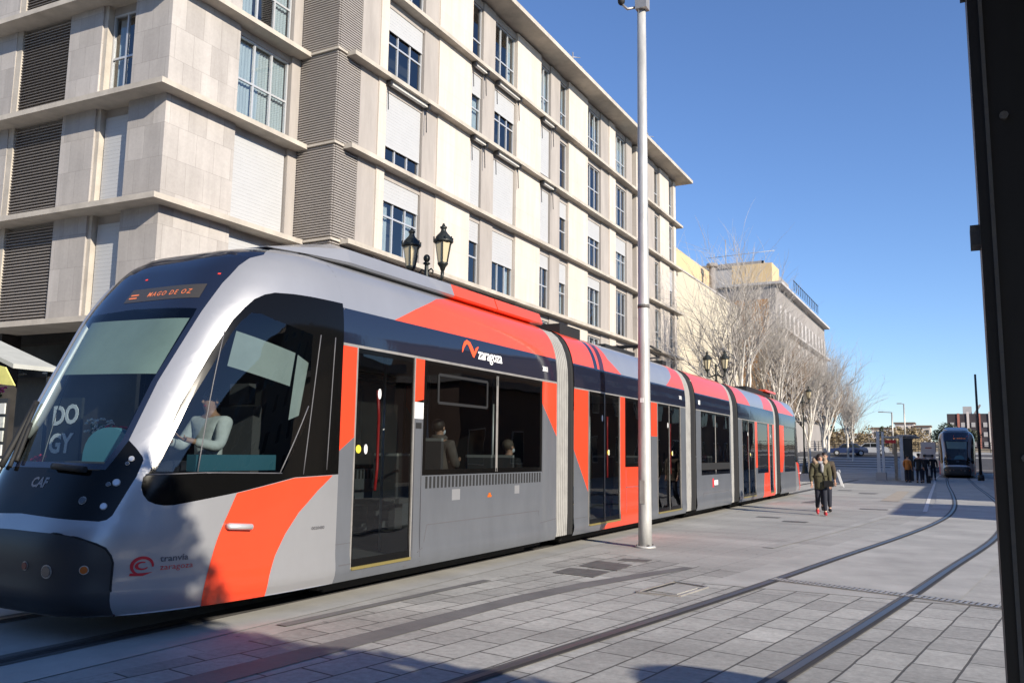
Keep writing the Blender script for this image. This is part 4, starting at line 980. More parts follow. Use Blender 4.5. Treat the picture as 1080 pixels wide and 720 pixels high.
# the shelter the photographer stands in: its dark post fills the right edge
t = thing('shelter_post', 'black shelter post close to the camera along the right edge', 'post', (.085,1.62,0))
m = MB(); m.box(.045,.17,1.60,1.70,0,2.62); m.build('shaft', 'pillar_black', t)
m = MB(); m.box(-.02,2.4,-4.0,1.75,2.62,2.75); m.build('roof', 'pillar_black', t)
m = MB(); m.box(.062,.068,1.595,1.60,.02,2.6); m.build('seam', 'cast_iron', t)
for zz in (.4,1.1,1.62,2.2): m = MB(); m.tube([(.09,1.60,zz),(.09,1.592,zz)], .007, 8); m.build('bolt', 'cast_iron', t)
m = MB(); m.box(.03,.045,1.62,1.67,1.985,2.02); m.box(.036,.05,1.61,1.66,2.45,2.5); m.build('clip', 'cast_iron', t)
m = MB(); m.box(.045,.17,-3.9,-3.8,0,2.62); m.build('shaft', 'pillar_black', t)

# tram stop on the platform
bx0 = gz(-4.9, 62)
t = thing('tram_stop_shelter', 'pale steel tram stop frame with red sign and dark glass panel on the platform', 'shelter', (-4.3,62,bx0))
m = MB(); m.box(-5.15,-4.95,61.9,62.1,bx0,3.3); m.build('post', 'white_post', t); m = MB(); m.box(-4.83,-4.68,61.9,62.1,bx0,3.28); m.build('post', 'white_post', t)
m = MB(); m.box(-5.25,-4.6,61.7,62.3,bx0,bx0+.55); m.build('plinth', 'light_grey_render', t)
m = MB(); m.box(-3.72,-3.52,61.9,62.1,.02,2.86); m.build('post', 'white_post', t)
m = MB(); m.box(-4.22,-4.02,63.9,64.1,gz(-4.1,64),2.7); m.build('post', 'frame_steel', t)
m = MB(); m.box(-4.7,-3.5,61.92,64.2,2.86,2.98); m.build('beam', 'frame_steel', t)
m = MB(); m.box(-4.62,-3.95,61.95,62.05,2.50,2.72); m.build('sign', 'sign_red', t)
m = MB(); m.box(-3.50,-2.95,62.05,62.15,.02,2.84); m.build('side_panel', 'pillar_black', t)
m = MB(); m.box(-3.48,-3.42,62.2,69,.5,2.6); m.build('glass_panel', 'shelter_glass', t)
m = MB(); m.box(-3.9,-2.8,62.0,70,2.99,3.08); m.build('roof', 'frame_steel', t)
t = thing('advert_panel', 'pale printed panel standing behind the waiting people at the tram stop', 'sign', (-2.3,72,gz(-2.3,72)))
m = MB(); m.box(-2.85,-1.85,72,72.1,1.3,2.75); m.build('board', 'far_white', t); m = MB()
m.box(-2.55,-2.1,71.985,71.998,2.25,2.36); m.build('print', 'far_red', t); m = MB(); m.box(-2.7,-2.1,71.985,71.998,1.6,1.8); m.build('print', 'grey_letter', t)
m = MB(); m.box(-2.4,-2.3,72,72.1,0,1.29); m.build('post', 'frame_steel', t)

# ---------------------------------------------------------------- trees
mat('plane_bark', L(.58,.55,.50), .85, var=.5, vscale=4, streak=.4)
mat('twig', L(.44,.41,.38), .85, var=.25, vscale=1.5)
mat('twig_brown', L(.29,.23,.18), .85, var=.25, vscale=1.5)
def bare_tree(seed, H, label, x, y, trunk_h, tw='twig'):
    rr = random.Random(seed); trunk = MB(); crown = MB()
    def grow(p, d, ln, r, lev):
        n = 5 if lev < 2 else 4; pts = [Vector(p)]; rad = [r]; dd = Vector(d)
        for i in range(n):
            dd = (dd+Vector((rr.uniform(-1,1), rr.uniform(-1,1), rr.uniform(-.25,.75 if lev < 3 else .35)))*(.06+.035*lev)).normalized()
            pts.append(pts[-1]+dd*ln/n); rad.append(r*(1-(i+1)/n*(.5 if lev < 3 else .7)))
        (trunk if lev < 2 else crown).tube(pts, rad, 8 if lev < 1 else 6 if lev < 2 else 3, caps=False)
        if lev >= 4: return
        cnt = (rr.randint(5,7), rr.randint(6,7), rr.randint(6,8), rr.randint(3,5))[lev]
        for k in range(cnt):
            t = rr.uniform(.25 if lev else .72, 1.0) if k else 1.0
            i = min(int(t*n), n-1); q = pts[i].lerp(pts[i+1], t*n-i); base = (pts[i+1]-pts[i]).normalized()
            ax = Vector((rr.uniform(-1,1), rr.uniform(-1,1), rr.uniform(-.2,.4))); ax = (ax-base*ax.dot(base)).normalized()
            a = rr.uniform(.30,.62) if lev == 0 else rr.uniform(.35,.85)
            nd = (base*math.cos(a)+ax*math.sin(a)+Vector((0,0,.38 if lev < 2 else .22))).normalized()
            grow(q, nd, ln*rr.uniform(.50,.78)*(1.25 if lev == 0 else 1.0), max(rad[i]*rr.uniform(.58,.78), .0105), lev+1)
    z0 = 0
    t = thing('plane_tree', label, 'tree', (x, y, gz(x,y)), 'bare plane trees in a row behind the tram', rz=rr.uniform(0,6))
    global ORG
    ORG = (0,0,0)
    pts = [Vector((0,0,-.2)), Vector((.02,0,.4)), Vector((.05,.04,trunk_h*.5)), Vector((.1,.06,trunk_h))]
    trunk.tube(pts, [.24,.19,.165,.15], 10, caps=False)
    for k in range(rr.randint(5,6)):
        a = k*1.15+rr.uniform(-.3,.3); tilt = rr.uniform(.10,.40)
        grow(Vector((.1,.06,trunk_h-.15)), Vector((math.cos(a)*math.sin(tilt), math.sin(a)*math.sin(tilt), math.cos(tilt))), H*rr.uniform(.42,.56), rr.uniform(.08,.11), 1)
    trunk.build('trunk', 'plane_bark', t); crown.build('crown', tw, t)
    return t
protos = [bare_tree(11, 12.6, 'tallest bare pale plane tree, next to the end of the apartment block', -11.6, 51.5, 3.0),
          bare_tree(23, 9.6, 'bare pale plane tree with a wide crown right of the tallest one', -11.4, 60, 2.8),
          bare_tree(35, 9.2, 'brownish bare plane tree in front of the ochre gable', -12.2, 68, 2.6, 'twig_brown')]
spots = [(0,-11.4,74.5,1.7,.80,'bare plane tree in front of the balconied street front'), (1,-11.2,82,3.0,.92,'bare plane tree right of the rear end of the near tram'),
         (2,-12.0,90,.6,.88,'brownish bare plane tree farther along the row past the tram'), (0,-10.9,97,4.0,.66,'far bare plane tree near the road with a pale trunk'), (1,-10.0,93,5.1,.58,'bare plane tree with a leaning white trunk at the right end of the row'), (2,-14.0,104,2.0,.72,'brownish bare tree beyond the row beside the far road')]
for k, x, y, rz, sc, lb in spots:
    c = copy_tree(protos[k]); c.location = (x, y, gz(x,y)); c.rotation_euler = (0,0,rz); c.scale = (sc,sc,sc); c['label'] = lb
def leaf_cloud(mb, c, r, n, size, rr, squash=(1,1,1)):
    for _ in range(n):
        d = Vector((rr.gauss(0,1), rr.gauss(0,1), rr.gauss(0,1))).normalized()*(rr.random()**.45)
        p = Vector((c[0]+d.x*r*squash[0], c[1]+d.y*r*squash[1], c[2]+d.z*r*squash[2]))
        a = Vector((rr.gauss(0,1), rr.gauss(0,1), rr.gauss(0,1))).normalized(); b = a.orthogonal().normalized(); e = a.cross(b); s = size*rr.uniform(.6,1.4)
        mb.add([p-b*s*.5, p+e*s*.35, p+b*s*.6, p-e*s*.35], [(0,1,2,3)])
mat('leaf_dark', L(.035,.05,.022), .7, var=.5, vscale=2); mat('leaf_pine', L(.045,.055,.03), .8, var=.5, vscale=.5); mat('scrub_leaf', L(.22,.17,.10), .9, var=.45, vscale=.35); mat('bark_brown', L(.09,.07,.05), .9, var=.3)
def leafy_tree(x, y, z, h, lobes, label, size, n, mt='leaf_dark', seed=1, cat='tree', name='evergreen_tree', tr=.12, group=None):
    rr = random.Random(seed); t = thing(name, label, cat, (x,y,z), group)
    m = MB(); m.tube([(x,y,z-.1),(x+.03,y,z+h*.4),(x,y+.02,z+h*.8)], [tr,tr*.8,tr*.4], 8)
    for lx, ly, lz, r in lobes: m.tube([(x,y,z+h*.45),(x+lx*.6,y+ly*.6,z+lz*.8),(x+lx,y+ly,z+lz)], [tr*.5,tr*.35,tr*.12], 5)
    m.build('trunk', 'bark_brown', t); m = MB()
    for lx, ly, lz, r in lobes: leaf_cloud(m, (x+lx,y+ly,z+lz), r, int(n*r*r), size, rr)
    m.build('crown', mt, t); return t
# street trees to the right of the photographer, whose shade falls over the nose of the tram
leafy_tree(4.6, 0, 0, 6.8, [(0,.1,5.0,1.5),(0,.35,6.0,.85),(.1,-.7,6.0,1.0),(0,-1.7,5.6,1.2),(-.2,1.0,4.3,.95),(0,1.7,3.6,.85),(.2,2.1,3.3,.7),(0,.8,3.3,1.3),(0,-.9,4.4,1.6),(0,-2.0,4.0,1.3),(0,-.3,2.6,1.0)], 'dense evergreen street tree right of the shelter', .13, 3800, seed=4)
t = thing('shadow_column', 'unseen round topped column right of the shelter, added to cast a shadow', 'column', (4.6,3.7,0))  # unseen column, added to throw a rounded shadow on the near paving
m = MB(); m.lathe([(.5,0),(.5,.25),(.44,.3)], (4.6,3.7,0), 24); m.build('base', 'cast_iron', t); m = MB(); m.lathe([(.43,.3),(.43,2.75)], (4.6,3.7,0), 24); m.build('drum', 'far_white', t); m = MB(); m.lathe([(.49,2.75),(.50,2.85),(.46,2.98),(.36,3.1),(.2,3.19),(.02,3.22)], (4.6,3.7,0), 24); m.build('dome', 'lamp_iron', t)

# ---------------------------------------------------------------- the right-hand side of the street and what stands opposite
mat('brick_brown', L(.15,.10,.08), .9, var=.2, vscale=.6); mat('render_tan', L(.30,.25,.20), .9, var=.12, vscale=.4)
def block(name, label, x0, x1, y0, y1, h, mt, storey=3.1, face=-1):
    b = thing(name, label, 'building', ((x0+x1)/2, (y0+y1)/2, 0)); X = x0 if face < 0 else x1
    m = MB(); m.box(x0,x1,y0,y1,-.2,h); m.build('wall', mt, b); m = MB(); m.box(x0-.25,x1+.25,y0-.25,y1+.25,h+.003,h+.35); m.build('roof', 'grey_render', b)
    z = 1.0
    while z+1.8 < h:
        y = y0+1.2
        while y+1.3 < y1:
            m = MB(); m.box(min(X,X+face*.06), max(X,X+face*.06), y-.06, y+1.36, z-.06, z+1.66); w = m.build('window', 'aluminium', b)
            m = MB(); m.box(min(X+face*.05,X+face*.08), max(X+face*.05,X+face*.08), y, y+1.3, z, z+1.6); m.build('pane', 'window_dark', w); y += 4.2
        z += storey
    return b
block('kiosk_building', 'low single storey building on the right pavement, outside the picture', 9, 15, 22.3, 28.6, 4.75, 'render_tan')
block('shop_building', 'low shop building on the right pavement beyond the kiosk, outside the picture', 9, 17, 33.2, 48, 4.75, 'brick_brown')
block('office_building', 'tall brown building on the right side of the street, outside the picture', 9, 24, 48.2, 96, 11.5, 'brick_brown')
block('opposite_building', 'long brown brick block across the square, seen only in reflections', 46, 60, -40, 30, 15, 'brick_brown')
block('rear_shade_block', 'tall unseen brick block behind the camera, added to darken the tram nose', -44, 16, -46, -30, 20, 'brick_brown')  # added out of view: blocks sky light and gives the nose dark reflections
block('opposite_building', 'dark tan block across the square beside the brick one, seen only in reflections', 48, 62, 31, 75, 18, 'render_tan')

# ---------------------------------------------------------------- far end of the street
m = MB(); X = [-90,-60,-40,-25,-15,-10,-6,-3,0,4,10,20,40]; Yy = [101,104,107,110,113,116]
m.add([(x, y, gz(x,y)+.01) for y in Yy for x in X], [(j*len(X)+i, j*len(X)+i+1, (j+1)*len(X)+i+1, (j+1)*len(X)+i) for j in range(len(Yy)-1) for i in range(len(X)-1)]); m.build('road', 'asphalt', kind='structure')
m = MB()
for y in (86.0, 89.5, 93.5):
    m.add([(x, yy, gz(x,yy)+.012) for yy in (y, y+.5) for x in (-12,-9,-6,-4.2)], [(0,1,5,4),(1,2,6,5),(2,3,7,6)])
m.build('paving_strip', 'line_white', kind='structure')
m = MB()
for y in (84, 88, 91.5, 96):
    m.add([(x, yy, gz(x,yy)+.011) for yy in (y, y+1.3) for x in (-22,-16,-12,-9,-6,-4.2)], [(i,i+1,i+7,i+6) for i in range(5)])
m.build('road', 'asphalt', kind='structure')
t = thing('railing', 'long dark metal railing along the far side of the road', 'railing', (-10,118.5,2.3))
m = MB()
for z in (.25,.55,.85,1.15): m.bar((-45,118.5,2.3+z), (14,118.5,2.3+z), .06)
m.build('rail', 'steel_dark', t)
x = -45
while x <= 14: m = MB(); m.bar((x,118.5,2.2), (x,118.5,3.5), .08); x += 2.0; m.build('baluster', 'steel_dark', t)
rr = random.Random(9); m = MB()
for k in range(60):
    x = rr.uniform(-42,-5.5); leaf_cloud(m, (x, rr.uniform(124,150), 2.6+rr.random()*2.4), rr.uniform(1.0,2.0), 240, .34, rr, (1,1,.9))
o = m.build('scrub', 'scrub_leaf'); tag(o, 'dry brown scrub on the bank behind the far railing', 'scrub', kind='stuff')
m = MB(); hx = [-300,-120,-60,-40,-25,-12,0,15,60,200,400]; hh = [14,12,10,8,7,6,4,3,4,8,10]
m.add([(x, 170, 2.1) for x in hx]+[(x*1.6, 330, 2.1+h) for x, h in zip(hx, hh)]+[(x*2, 520, 2.1+h*1.5) for x, h in zip(hx, hh)], [(j*11+i, j*11+i+1, (j+1)*11+i+1, (j+1)*11+i) for j in range(2) for i in range(10)], True); m.build('hill', 'scrub_leaf', kind='structure')
hb = [(-36,-27,8.5,'far_white'),(-26.2,-19.5,10.6,'far_white'),(-19.2,-13.5,12.2,'far_white'),(-13.2,-8.8,11.2,'cream_render'),(-45,-37,9.0,'pale_yellow_render')]
lbs = ['wide low white house on the far hill behind the stop frame','white hill house left of the tallest one','tallest white house on the far hill above the tram stop','cream hill house just left of the dark pine','pale yellow house at the left end of the far hill']
for (x0, x1, zt, mt), lb in zip(hb, lbs):
    b = thing('hill_house', lb, 'house', ((x0+x1)/2, 300, 6), 'houses on the far hill')
    m = MB(); m.box(x0,x1,300,308,3,zt); m.build('wall', mt, b)
    m = MB(); m.box(x0-.3,x1+.3,299.6,308.4,zt+.003,zt+.45); m.build('roof', 'sign_tile', b) if 'sign_tile' in MATS else m.build('roof', 'brick_brown', b)
    xx = x0+.8
    while xx+1 < x1: m = MB(); m.box(xx,xx+1.0,299.9,299.99,zt-2.6,zt-1.0); m.build('window', 'window_dark', b); xx += 2.1
b = thing('red_apartment_building', 'dark far apartment block with vertical red stripes above the distant tram', 'building', (2.5,250,2))
m = MB(); m.box(-3.3,9.5,250,262,2,13.0); m.build('wall', 'far_dark', b)
for k, x in enumerate((-.9, 1.3, 3.9, 6.3, 8.4)): m = MB(); m.box(x,x+.55,249.8,249.99,3.5,13.1+.4*(k % 2)); m.build('stripe', 'far_red' if k % 2 == 0 else 'far_white', b)
for z in (4.5,7.0,9.5):
    for x in (-2.6,-.1,2.3,5.0,7.2): m = MB(); m.box(x,x+.9,249.85,249.98,z,z+1.2); m.build('window', 'light_grey_render', b)
m = MB(); m.box(0.5,2.6,252,256,13.01,15.0); m.build('roof_house', 'light_grey_render', b); m = MB(); m.bar((3.2,252,13),(4.6,252,15.4),.7,.5); m.build('roof_canopy', 'grey_render', b)
leafy_tree(-3.0, 180, 2.2, 6.4, [(-1.2,0,3.4,1.3),(.3,0,4.6,1.5),(1.3,.3,4.4,1.3),(-.3,0,3.2,1.4),(.9,.2,3.0,1.2)], 'dark rounded pine left of the striped apartment block', .30, 260, 'leaf_pine', 3, name='pine_tree', tr=.25, group='pines at the end of the street')
leafy_tree(1.0, 178, 2.2, 5.4, [(0,0,3.6,1.3),(1.1,0,3.3,1.1),(-.9,0,2.9,1.0)], 'dark rounded pine in front of the striped apartment block', .30, 260, 'leaf_pine', 5, name='pine_tree', tr=.25, group='pines at the end of the street')
for k, (x, h, lb) in enumerate(((-21.5,5.2,'tall thin dark cypress on the far bank'),(-18.2,6.6,'taller dark cypress on the far bank, right of the thin one'),(-13.0,5.0,'short dark cypress on the far bank left of the houses'))):
    leafy_tree(x, 168, 2.2, h, [(0,0,h*q,.75-.12*i) for i, q in enumerate((.45,.62,.78,.92))], lb, .28, 420, 'leaf_pine', 20+k, name='cypress_tree', tr=.15, group='cypresses on the far bank')
def road_lamp(x, y, h, arm, label):
    z = gz(x,y); t = thing('road_lamp', label, 'street lamp', (x,y,z), 'modern lamp posts over the far road'); m = MB(); m.tube([(x,y,z),(x,y,z+h)], [.12,.08], 8); m.build('post', 'frame_steel', t)
    m = MB(); m.bar((x,y,z+h-.05), (x-arm,y,z+h+.02), .09); m.build('arm', 'frame_steel', t); m = MB(); m.box(x-arm-.6,x-arm,y-.12,y+.12,z+h-.02,z+h+.1); m.build('lamp_head', 'frame_steel', t)
road_lamp(-7.3, 110, 5.0, .9, 'grey road lamp with an arm to the left above the far road'); road_lamp(-6.6, 122, 6.3, .25, 'taller thin road lamp right of the one with the long arm')
t = thing('dark_mast', 'tall thin dark mast right of the distant tram', 'pole', (1.05,69,0)); m = MB(); m.tube([(1.05,69,0),(1.05,69,7.6)], [.10,.07], 8); m.build('shaft', 'steel_dark', t); m = MB(); m.tube([(1.05,69,0),(1.05,69,.4)], [.22,.2], 8); m.build('base', 'steel_dark', t)
t = thing('pale_mast', 'thin pale mast between the distant tram and the black post', 'pole', (1.35,88,0)); m = MB(); m.tube([(1.35,88,0),(1.35,88,8.0)], [.12,.08], 8); m.build('shaft', 'white_post', t); m = MB(); m.tube([(1.35,88,0),(1.35,88,.4)], [.2,.18], 8); m.build('base', 'white_post', t)
# parked cars on the far road
mat('car_blue', L(.03,.05,.13), .3, .2, coat=.6); mat('car_silver', L(.55,.56,.57), .3, .3, coat=.6); mat('car_red', L(.35,.02,.02), .3, .1, coat=.6); mat('car_glass', L(.015,.018,.02), .08, spec=.8)
def car(x, y, paint, label, rz=0.0):
    z = gz(x,y)+.01; t = thing('parked_car', label, 'car', (x,y,z), 'cars parked along the far road', rz=rz)
    global ORG
    ORG = (0,0,0)
    side = [(-2.05,.32),(-2.08,.62),(-1.95,.82),(-1.1,.90),(-.55,1.38),(.75,1.42),(1.45,1.0),(1.95,.92),(2.08,.6),(2.05,.32)]
    m = MB(); m.prism(side, 1.66, (0,.83,0), (1,0,0), (0,0,1), (0,-1,0)); recalc(m.build('body', paint, t))
    for s in (1,-1):
        for poly in ([(-.95,.92),(-.52,1.32),(.05,1.34),(.05,.92)], [(.12,.92),(.12,1.34),(.70,1.35),(1.22,.98),(1.2,.92)]):
            m = MB(); m.prism(poly, .02, (0,s*.825+(.0 if s > 0 else .0),0), (1,0,0), (0,0,1), (0,s,0)); recalc(m.build('window', 'car_glass', t))
        for xx in (-1.3,1.3):
            m = MB(); m.tube([(xx,s*.70,.32),(xx,s*.86,.32)], .32, 16); w = m.build('wheel', 'black_rubber', t); m = MB(); m.tube([(xx,s*.861,.32),(xx,s*.872,.32)], .19, 12); m.build('rim', 'aluminium', w)
    m = MB(); m.box(1.95,2.10,-.7,-.4,.62,.74); m.build('headlight', 'lamp_glass', t); m = MB(); m.box(1.95,2.10,.4,.7,.62,.74); m.build('headlight', 'lamp_glass', t)
    return t
car(-11.7, 104.5, 'car_blue', 'dark blue car on the far road between the leaning trunk and the white car', .15); car(-9.6, 106.5, 'car_silver', 'white car on the far road right of the dark blue one', .1)
# ---------------------------------------------------------------- flower stall behind the tram's nose
mat('awning_grey', L(.40,.41,.38), .8, var=.1, vscale=3); mat('label_yellow', L(.72,.68,.20), .7, var=.12, vscale=6); mat('chalk_black', L(.012,.016,.016), .7); mat('chalk', L(.60,.64,.70), .8)
mat('petal_red', L(.55,.02,.05), .7); mat('petal_pink', L(.65,.12,.30), .7); mat('petal_white', L(.7,.68,.6), .7); mat('stem_green', L(.04,.10,.03), .7); mat('paper_white', L(.6,.62,.6), .8); mat('crate_blue', L(.08,.35,.55), .5); mat('paper_pale', L(.5,.52,.48), .8, var=.35, vscale=14)
t = thing('flower_stall', 'flower stall with a sloping grey canopy left of the near tram', 'stall', (-13.6,8.3,0))
m = MB(); m.prism([(-15.6,3.66),(-15.6,3.70),(-12.93,2.86),(-12.93,2.79)], .75, (0,7.7,0), (1,0,0), (0,0,1), (0,1,0)); recalc(m.build('canopy', 'awning_grey', t))
m = MB(); m.prism([(-13.62,2.93),(-13.20,2.55),(-12.62,2.50),(-12.90,2.79)], .02, (0,7.58,0), (1,0,0), (0,0,1), (0,-1,0)); recalc(m.build('label', 'label_yellow', t))
for x, y in ((-15.4,7.8),(-15.4,8.4),(-13.1,8.4)): m = MB(); m.tube([(x,y,0),(x,y,2.85)], .035, 8); m.build('post', 'steel_dark', t)
m = MB(); m.box(-15.3,-12.2,7.9,9.2,.72,.80); m.build('counter', 'chalk_black', t); m = MB(); m.box(-15.2,-12.3,8.0,9.1,.05,.71); m.build('counter_front', 'paper_pale', t)
t = thing('card_rack', 'tall rack of pale postcards standing on the stall counter', 'rack', (-13.65,8.0,.8))
m = MB(); m.box(-13.86,-13.46,7.98,8.02,.81,2.35); m.build('board', 'steel_dark', t)
for k in range(6):
    for j in range(2): m = MB(); m.box(-13.84+.19*j,-13.68+.19*j,7.955,7.978,1.0+.22*k,1.17+.22*k); m.build('card', 'paper_pale' if (k+j) % 3 else 'paper_white', t)
t = thing('chalkboard', 'black chalkboard lettered DOGY among the flowers, seen through the windscreen', 'sign', (-12.03,8.05,.8))
m = MB(); m.box(-12.42,-11.66,8.03,8.07,1.38,2.33); m.build('board', 'chalk_black', t)
text_mesh('lettering', 'DO', .40, 'chalk', t, (-12.34,8.02,1.92), (1,0,.06), (-.06,0,1), .008, bold=.012, shear=.1); text_mesh('lettering', 'GY', .40, 'chalk', t, (-12.38,8.02,1.50), (1,0,.03), (-.03,0,1), .008, bold=.012, shear=.15)
m = MB(); m.box(-12.4,-11.68,8.0,8.1,.81,1.375); m.build('stand', 'chalk_black', t)
rr = random.Random(5)
def flowers(x, y, z, petal, label, n=40, r=.16):
    t = thing('flower_bunch', label, 'flowers', (x,y,z), 'flower bunches on the stall')
    m = MB()
    for k in range(12): a = rr.uniform(0,6.3); m.tube([(x,y,z),(x+math.cos(a)*r*.8,y+math.sin(a)*r*.8,z+.30+rr.random()*.1)], .008, 4)
    leaf_cloud(m, (x,y,z+.25), r*.9, 90, .07, rr); m.build('stems', 'stem_green', t)
    m = MB()
    for k in range(n):
        a = rr.uniform(0,6.3); q = rr.random()**.5*r*1.2; c = (x+q*math.cos(a), y+q*math.sin(a), z+.34+rr.uniform(-.08,.12)); m.ell(c, .028, .028, .022, 6, 4)
    m.build('petals', petal, t)
flowers(-13.25,8.1,.81,'petal_red','bunch of red flowers beside the postcard rack'); flowers(-12.9,8.2,.81,'petal_white','bunch of white flowers between rack and chalkboard'); flowers(-12.62,8.15,1.0,'petal_red','red flowers just left of the chalkboard')
flowers(-11.45,8.2,1.55,'petal_white','cream flowers right of the chalkboard, seen through the windscreen'); flowers(-11.2,8.3,1.45,'petal_red','red flowers right of the cream bunch, seen through the windscreen'); flowers(-13.9,8.0,2.2,'petal_pink','pink flowers hanging under the canopy edge',30,.14)
m = MB(); m.box(-11.7,-10.9,8.05,8.7,0,1.5); tag(m.build('flower_plinth', 'chalk_black'), 'dark plinth under the flowers right of the chalkboard', 'plinth')
for x, mt, lb in ((-13.0,'crate_blue','blue crate leaning against the stall front'),(-12.75,'paper_white','white box standing beside the blue crate')):
    b_ = thing('stall_crate', lb, 'crate', (x,7.6,0)); m = MB(); m.box(x-.11,x+.11,7.45,7.75,.0,.62); m.build('box', mt, b_); m = MB(); m.box(x-.12,x+.12,7.44,7.76,.625,.66); m.build('rim', 'paper_white', b_)

# ---------------------------------------------------------------- people
mat('skin', L(.45,.26,.18), .55); mat('hair_dark', L(.025,.018,.014), .6); mat('hair_grey', L(.10,.075,.055), .7, var=.4, vscale=60); mat('coat_olive', L(.075,.068,.035), .85, var=.3, vscale=9, bump=.4, bscale=30); mat('fur_beige', L(.34,.24,.16), .95, var=.3, vscale=30)
mat('scarf_grey', L(.30,.30,.31), .9, var=.3, vscale=12); mat('trousers_navy', L(.012,.014,.025), .85); mat('shoe_red', L(.45,.03,.04), .5); mat('shoe_dark', L(.01,.01,.01), .5); mat('coat_black', L(.010,.010,.012), .85); mat('coat_orange', L(.42,.15,.03), .8)
mat('shirt_white', L(.62,.66,.67), .8, var=.12, vscale=8, bump=.5, bscale=14); mat('mask_pale', L(.55,.6,.66), .8); mat('jacket_grey', L(.10,.085,.075), .85, var=.2, vscale=10); mat('bag_white', L(.72,.72,.70), .6); mat('coat_brown', L(.06,.045,.03), .85, var=.2, vscale=8); mat('eye', L(.01,.01,.01), .2)
def skinned(name, nodes, edges, mt, parent, sub=2):
    bm = bmesh.new(); ly = bm.verts.layers.skin.verify(); V = {}
    for i, (k, (p, r)) in enumerate(nodes.items()):
        v = bm.verts.new(p); rr_ = r if isinstance(r, tuple) else (r, r); v[ly].radius = rr_; v[ly].use_root = (i == 0); V[k] = v
    for a, b in edges: bm.edges.new((V[a], V[b]))
    me = bpy.data.meshes.new(name+'_cage'); bm.to_mesh(me); bm.free()
    o = bpy.data.objects.new(name, me); col.objects.link(o)
    md = o.modifiers.new('skin', 'SKIN'); md.use_smooth_shade = True
    sb = o.modifiers.new('sub', 'SUBSURF'); sb.levels = sub; sb.render_levels = sub
    m2 = bpy.data.meshes.new_from_object(o.evaluated_get(bpy.context.evaluated_depsgraph_get())); m2.name = name
    bpy.data.objects.remove(o); bpy.data.meshes.remove(me)
    m2.materials.clear(); m2.materials.append(MATS[mt])
    for f in m2.polygons: f.use_smooth = True
    o = bpy.data.objects.new(name, m2); col.objects.link(o); o.parent = parent; return o
